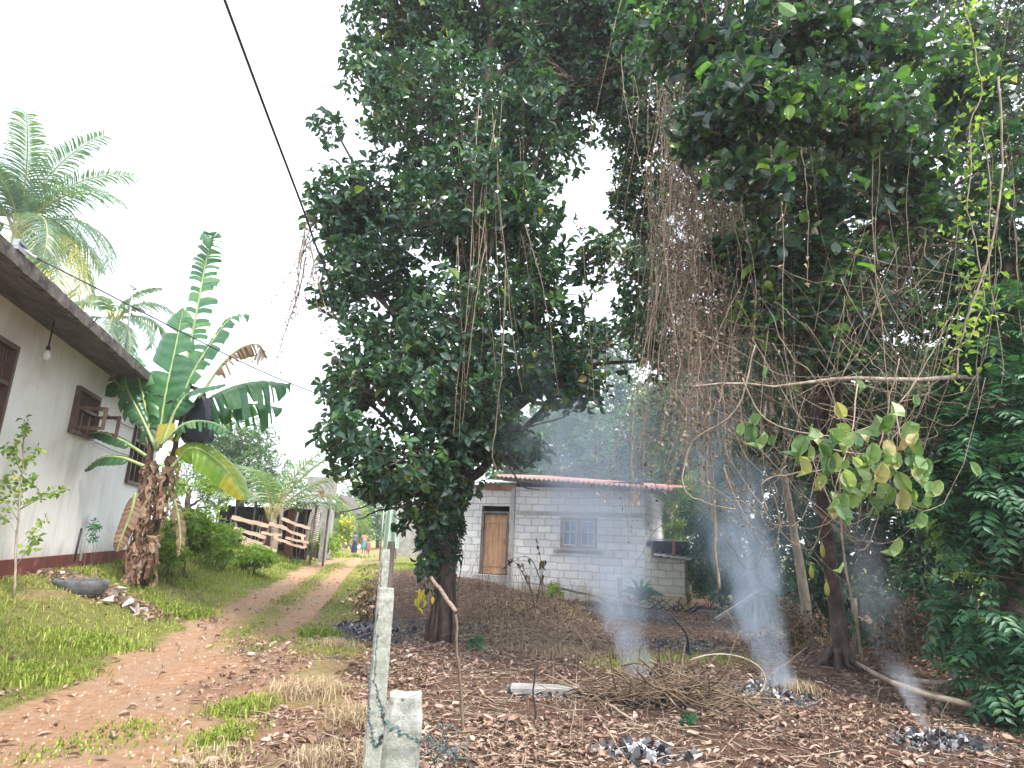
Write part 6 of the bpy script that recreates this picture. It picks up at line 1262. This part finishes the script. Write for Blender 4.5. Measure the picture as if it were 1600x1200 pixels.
# ------------------------------------------------------------------ smoke
def smoke(name, base, H, r0, r1, dx, dx2, dy, dens, col=(.86, .9, 1.0), nscale=1.6, thr=.42, emis=0, zf=1.0):
    """smoke plume: density fades smoothly to nothing inside its own hull"""
    m, nt, out = newmat(name); co = coords(nt); sx = N(nt, 'SeparateXYZ'); nt.links.new(co, sx.inputs[0])
    def mth(op, a, b_=None, cl=False):
        n = nt.nodes.new('ShaderNodeMath'); n.operation = op; n.use_clamp = cl
        for i, v in enumerate((a, b_)):
            if v is None: continue
            if hasattr(v, 'links'): nt.links.new(v, n.inputs[i])
            else: n.inputs[i].default_value = v
        return n.outputs[0]
    z = mth('DIVIDE', sx.outputs[2], H); z2 = mth('MULTIPLY', z, z)
    cx = mth('ADD', mth('MULTIPLY', z, dx), mth('MULTIPLY', z2, dx2)); cy = mth('MULTIPLY', z, dy)
    rr = mth('ADD', mth('MULTIPLY', mth('POWER', mth('MAXIMUM', z, 0.0), .8), r1-r0), r0)
    # swirl: displace the sampling point with noise
    nz = N(nt, 'TexNoise', Scale=nscale*.7, Detail=1); nt.links.new(co, nz.inputs['Vector']); sp = nt.nodes.new('ShaderNodeSeparateColor'); nt.links.new(nz.outputs['Color'], sp.inputs[0])
    wx = mth('MULTIPLY', mth('SUBTRACT', sp.outputs[0], .5), mth('MULTIPLY', rr, 2.3)); wy = mth('MULTIPLY', mth('SUBTRACT', sp.outputs[1], .5), mth('MULTIPLY', rr, 2.3))
    ex = mth('DIVIDE', mth('ADD', mth('SUBTRACT', sx.outputs[0], cx), wx), rr); ey = mth('DIVIDE', mth('ADD', mth('SUBTRACT', sx.outputs[1], cy), wy), rr)
    rho = mth('SQRT', mth('ADD', mth('MULTIPLY', ex, ex), mth('MULTIPLY', ey, ey)))
    fall = mth('POWER', mth('SUBTRACT', 1.0, rho, True), 1.1)
    mp = N(nt, 'Mapping'); mp.inputs['Scale'].default_value = (1, 1, .45); nt.links.new(co, mp.inputs[0]); n1 = noise(nt, mp.outputs[0], nscale*2.0, 3, .65, 1.4)
    nr = N(nt, 'MapRange'); nt.links.new(n1, nr.inputs[0]); nr.inputs['From Min'].default_value = thr-.06; nr.inputs['From Max'].default_value = thr+.26
    zt = mth('POWER', mth('SUBTRACT', 1.0, z, True), zf); zb = mth('MULTIPLY', mth('ADD', z, .02), 30, True)
    thin = mth('DIVIDE', r0*1.0+.15, mth('ADD', rr, .15))
    d = mth('MULTIPLY', mth('MULTIPLY', mth('MULTIPLY', fall, nr.outputs[0]), mth('MULTIPLY', zt, zb)), mth('MULTIPLY', thin, dens))
    v = N(nt, 'VolumePrincipled'); v.inputs['Color'].default_value = (*col, 1); v.inputs['Anisotropy'].default_value = .2; nt.links.new(d, v.inputs['Density']); nt.links.new(v.outputs[0], out.inputs['Volume'])
    b = Big(); g = []
    for t in np.linspace(-.01, 1, 12):
        tt = max(t, 0); r = (r0+(r1-r0)*tt**.8)*1.35; g.append([base+A(dx*tt+dx2*tt*tt+r*math.cos(a), dy*tt+r*math.sin(a), H*t) for a in np.linspace(0, 6.283, 17)[:-1]])
    g = np.array(g); b.grid(g, True); b.raw(g[-1], [[list(range(16))]]); b.raw(g[0], [[list(range(15, -1, -1))]])
    o = b.build(name, m); b0 = np.array(o['org']); o.location = tuple(base); me = o.data
    co_ = np.empty(len(me.vertices)*3, np.float32); me.vertices.foreach_get('co', co_); co_ = co_.reshape(-1, 3)+(b0-base).astype(np.float32); me.vertices.foreach_set('co', co_.ravel()); me.update()
    o['org'] = [float(x) for x in base]; return stuff(o)
s1 = G(1002, 1078); smoke('smoke_plume', s1, 5.0, .14, 1.3, -1.3, -.3, 2.6, 11.0, (.74, .85, 1), nscale=1.5)
s2 = G(1215, 1080); smoke('smoke_plume', s2, 4.6, .22, .75, -.75, .25, 1.2, 13.0, (.72, .84, 1), nscale=1.7)
s3 = G(1440, 1135); smoke('smoke_plume', s3, .55, .05, .18, -.1, -.05, .1, 26.0, nscale=6)
s4 = G(1400, 1062); smoke('smoke_plume', s4, 2.6, .2, .55, -.4, -.1, .3, 6.0, nscale=2.2)
s5 = G(975, 965); smoke('smoke_plume', s5, 7.0, 1.2, 3.4, -.8, -1.2, .8, .75, (.72, .84, 1), nscale=.7, thr=.36)
s6 = gz(880, 870, 24.5); smoke('smoke_drift', s6, 10.0, 3.0, 4.5, .5, .5, 0, .06, (.6, .8, 1), nscale=.35, thr=.3, zf=.6)
s7 = G(590, 990); smoke('smoke_plume', s7, 3.0, .3, .6, .2, .1, .3, .6, nscale=1.6)
s8 = gz(1170, 900, 12.5); smoke('smoke_drift', s8, 6.5, 1.0, 2.2, -.3, .2, .6, .5, (.6, .8, 1), nscale=.7, thr=.33)
# pale air over the whole place
m, nt, out = newmat('air_haze'); v = N(nt, 'VolumePrincipled'); v.inputs['Color'].default_value = (.9, .94, 1, 1); v.inputs['Density'].default_value = .0012; v.inputs['Anisotropy'].default_value = .2
nt.links.new(v.outputs[0], out.inputs['Volume']); b = Big(); b.box((0, 680, 24), (1300, 1500, 60)); HZ = b.build('haze', m); HZ['kind'] = 'stuff'

# ------------------------------------------------------------------ light
w = bpy.data.worlds.new('World'); sc.world = w; w.use_nodes = True; nt = w.node_tree; nt.nodes.clear()
SE, SA = RAD(53), RAD(138)      # sun height; azimuth measured from +y towards +x
sky = nt.nodes.new('ShaderNodeTexSky'); sky.sky_type = 'NISHITA'; sky.sun_disc = False; sky.sun_elevation = SE; sky.sun_rotation = SA; sky.dust_density = 3; sky.air_density = 1
tc_ = nt.nodes.new('ShaderNodeTexCoord'); nn = N(nt, 'TexNoise', Scale=1.6, Detail=5); nt.links.new(tc_.outputs['Generated'], nn.inputs['Vector'])
cl = ramp(nt, nn.outputs['Fac'], [(.3, (.8, .8, .8)), (.7, (.97, .97, .97))])
bg = N(nt, 'Background', Strength=.11); nt.links.new(mixc(nt, cl.outputs[0], sky.outputs[0], (8.6, 9.3, 10.4)), bg.inputs[0]); o_ = nt.nodes.new('ShaderNodeOutputWorld'); nt.links.new(bg.outputs[0], o_.inputs[0])
ld = bpy.data.lights.new('sun', 'SUN'); ld.energy = 3.0; ld.angle = RAD(16); ld.color = (1, .95, .87); lo = bpy.data.objects.new('sun', ld); COL.objects.link(lo)
sd = Vector((math.sin(SA)*math.cos(SE), math.cos(SA)*math.cos(SE), math.sin(SE))); lo.rotation_euler = sd.to_track_quat('Z', 'Y').to_euler(); lo.location = (0, 0, 30)
vs = sc.view_settings; vs.view_transform = 'Standard'; vs.look = 'None'; vs.exposure = 1.35; vs.gamma = 1; vs.use_curve_mapping = False
cy = sc.cycles; cy.use_denoising = True; cy.max_bounces = 7; cy.diffuse_bounces = 4; cy.transmission_bounces = 4; cy.volume_bounces = 1; cy.transparent_max_bounces = 8; cy.volume_max_steps = 64; cy.volume_step_rate = 3.0; cy.sample_clamp_indirect = 6
for o in bpy.data.objects:
    if 'org' in o: del o['org']
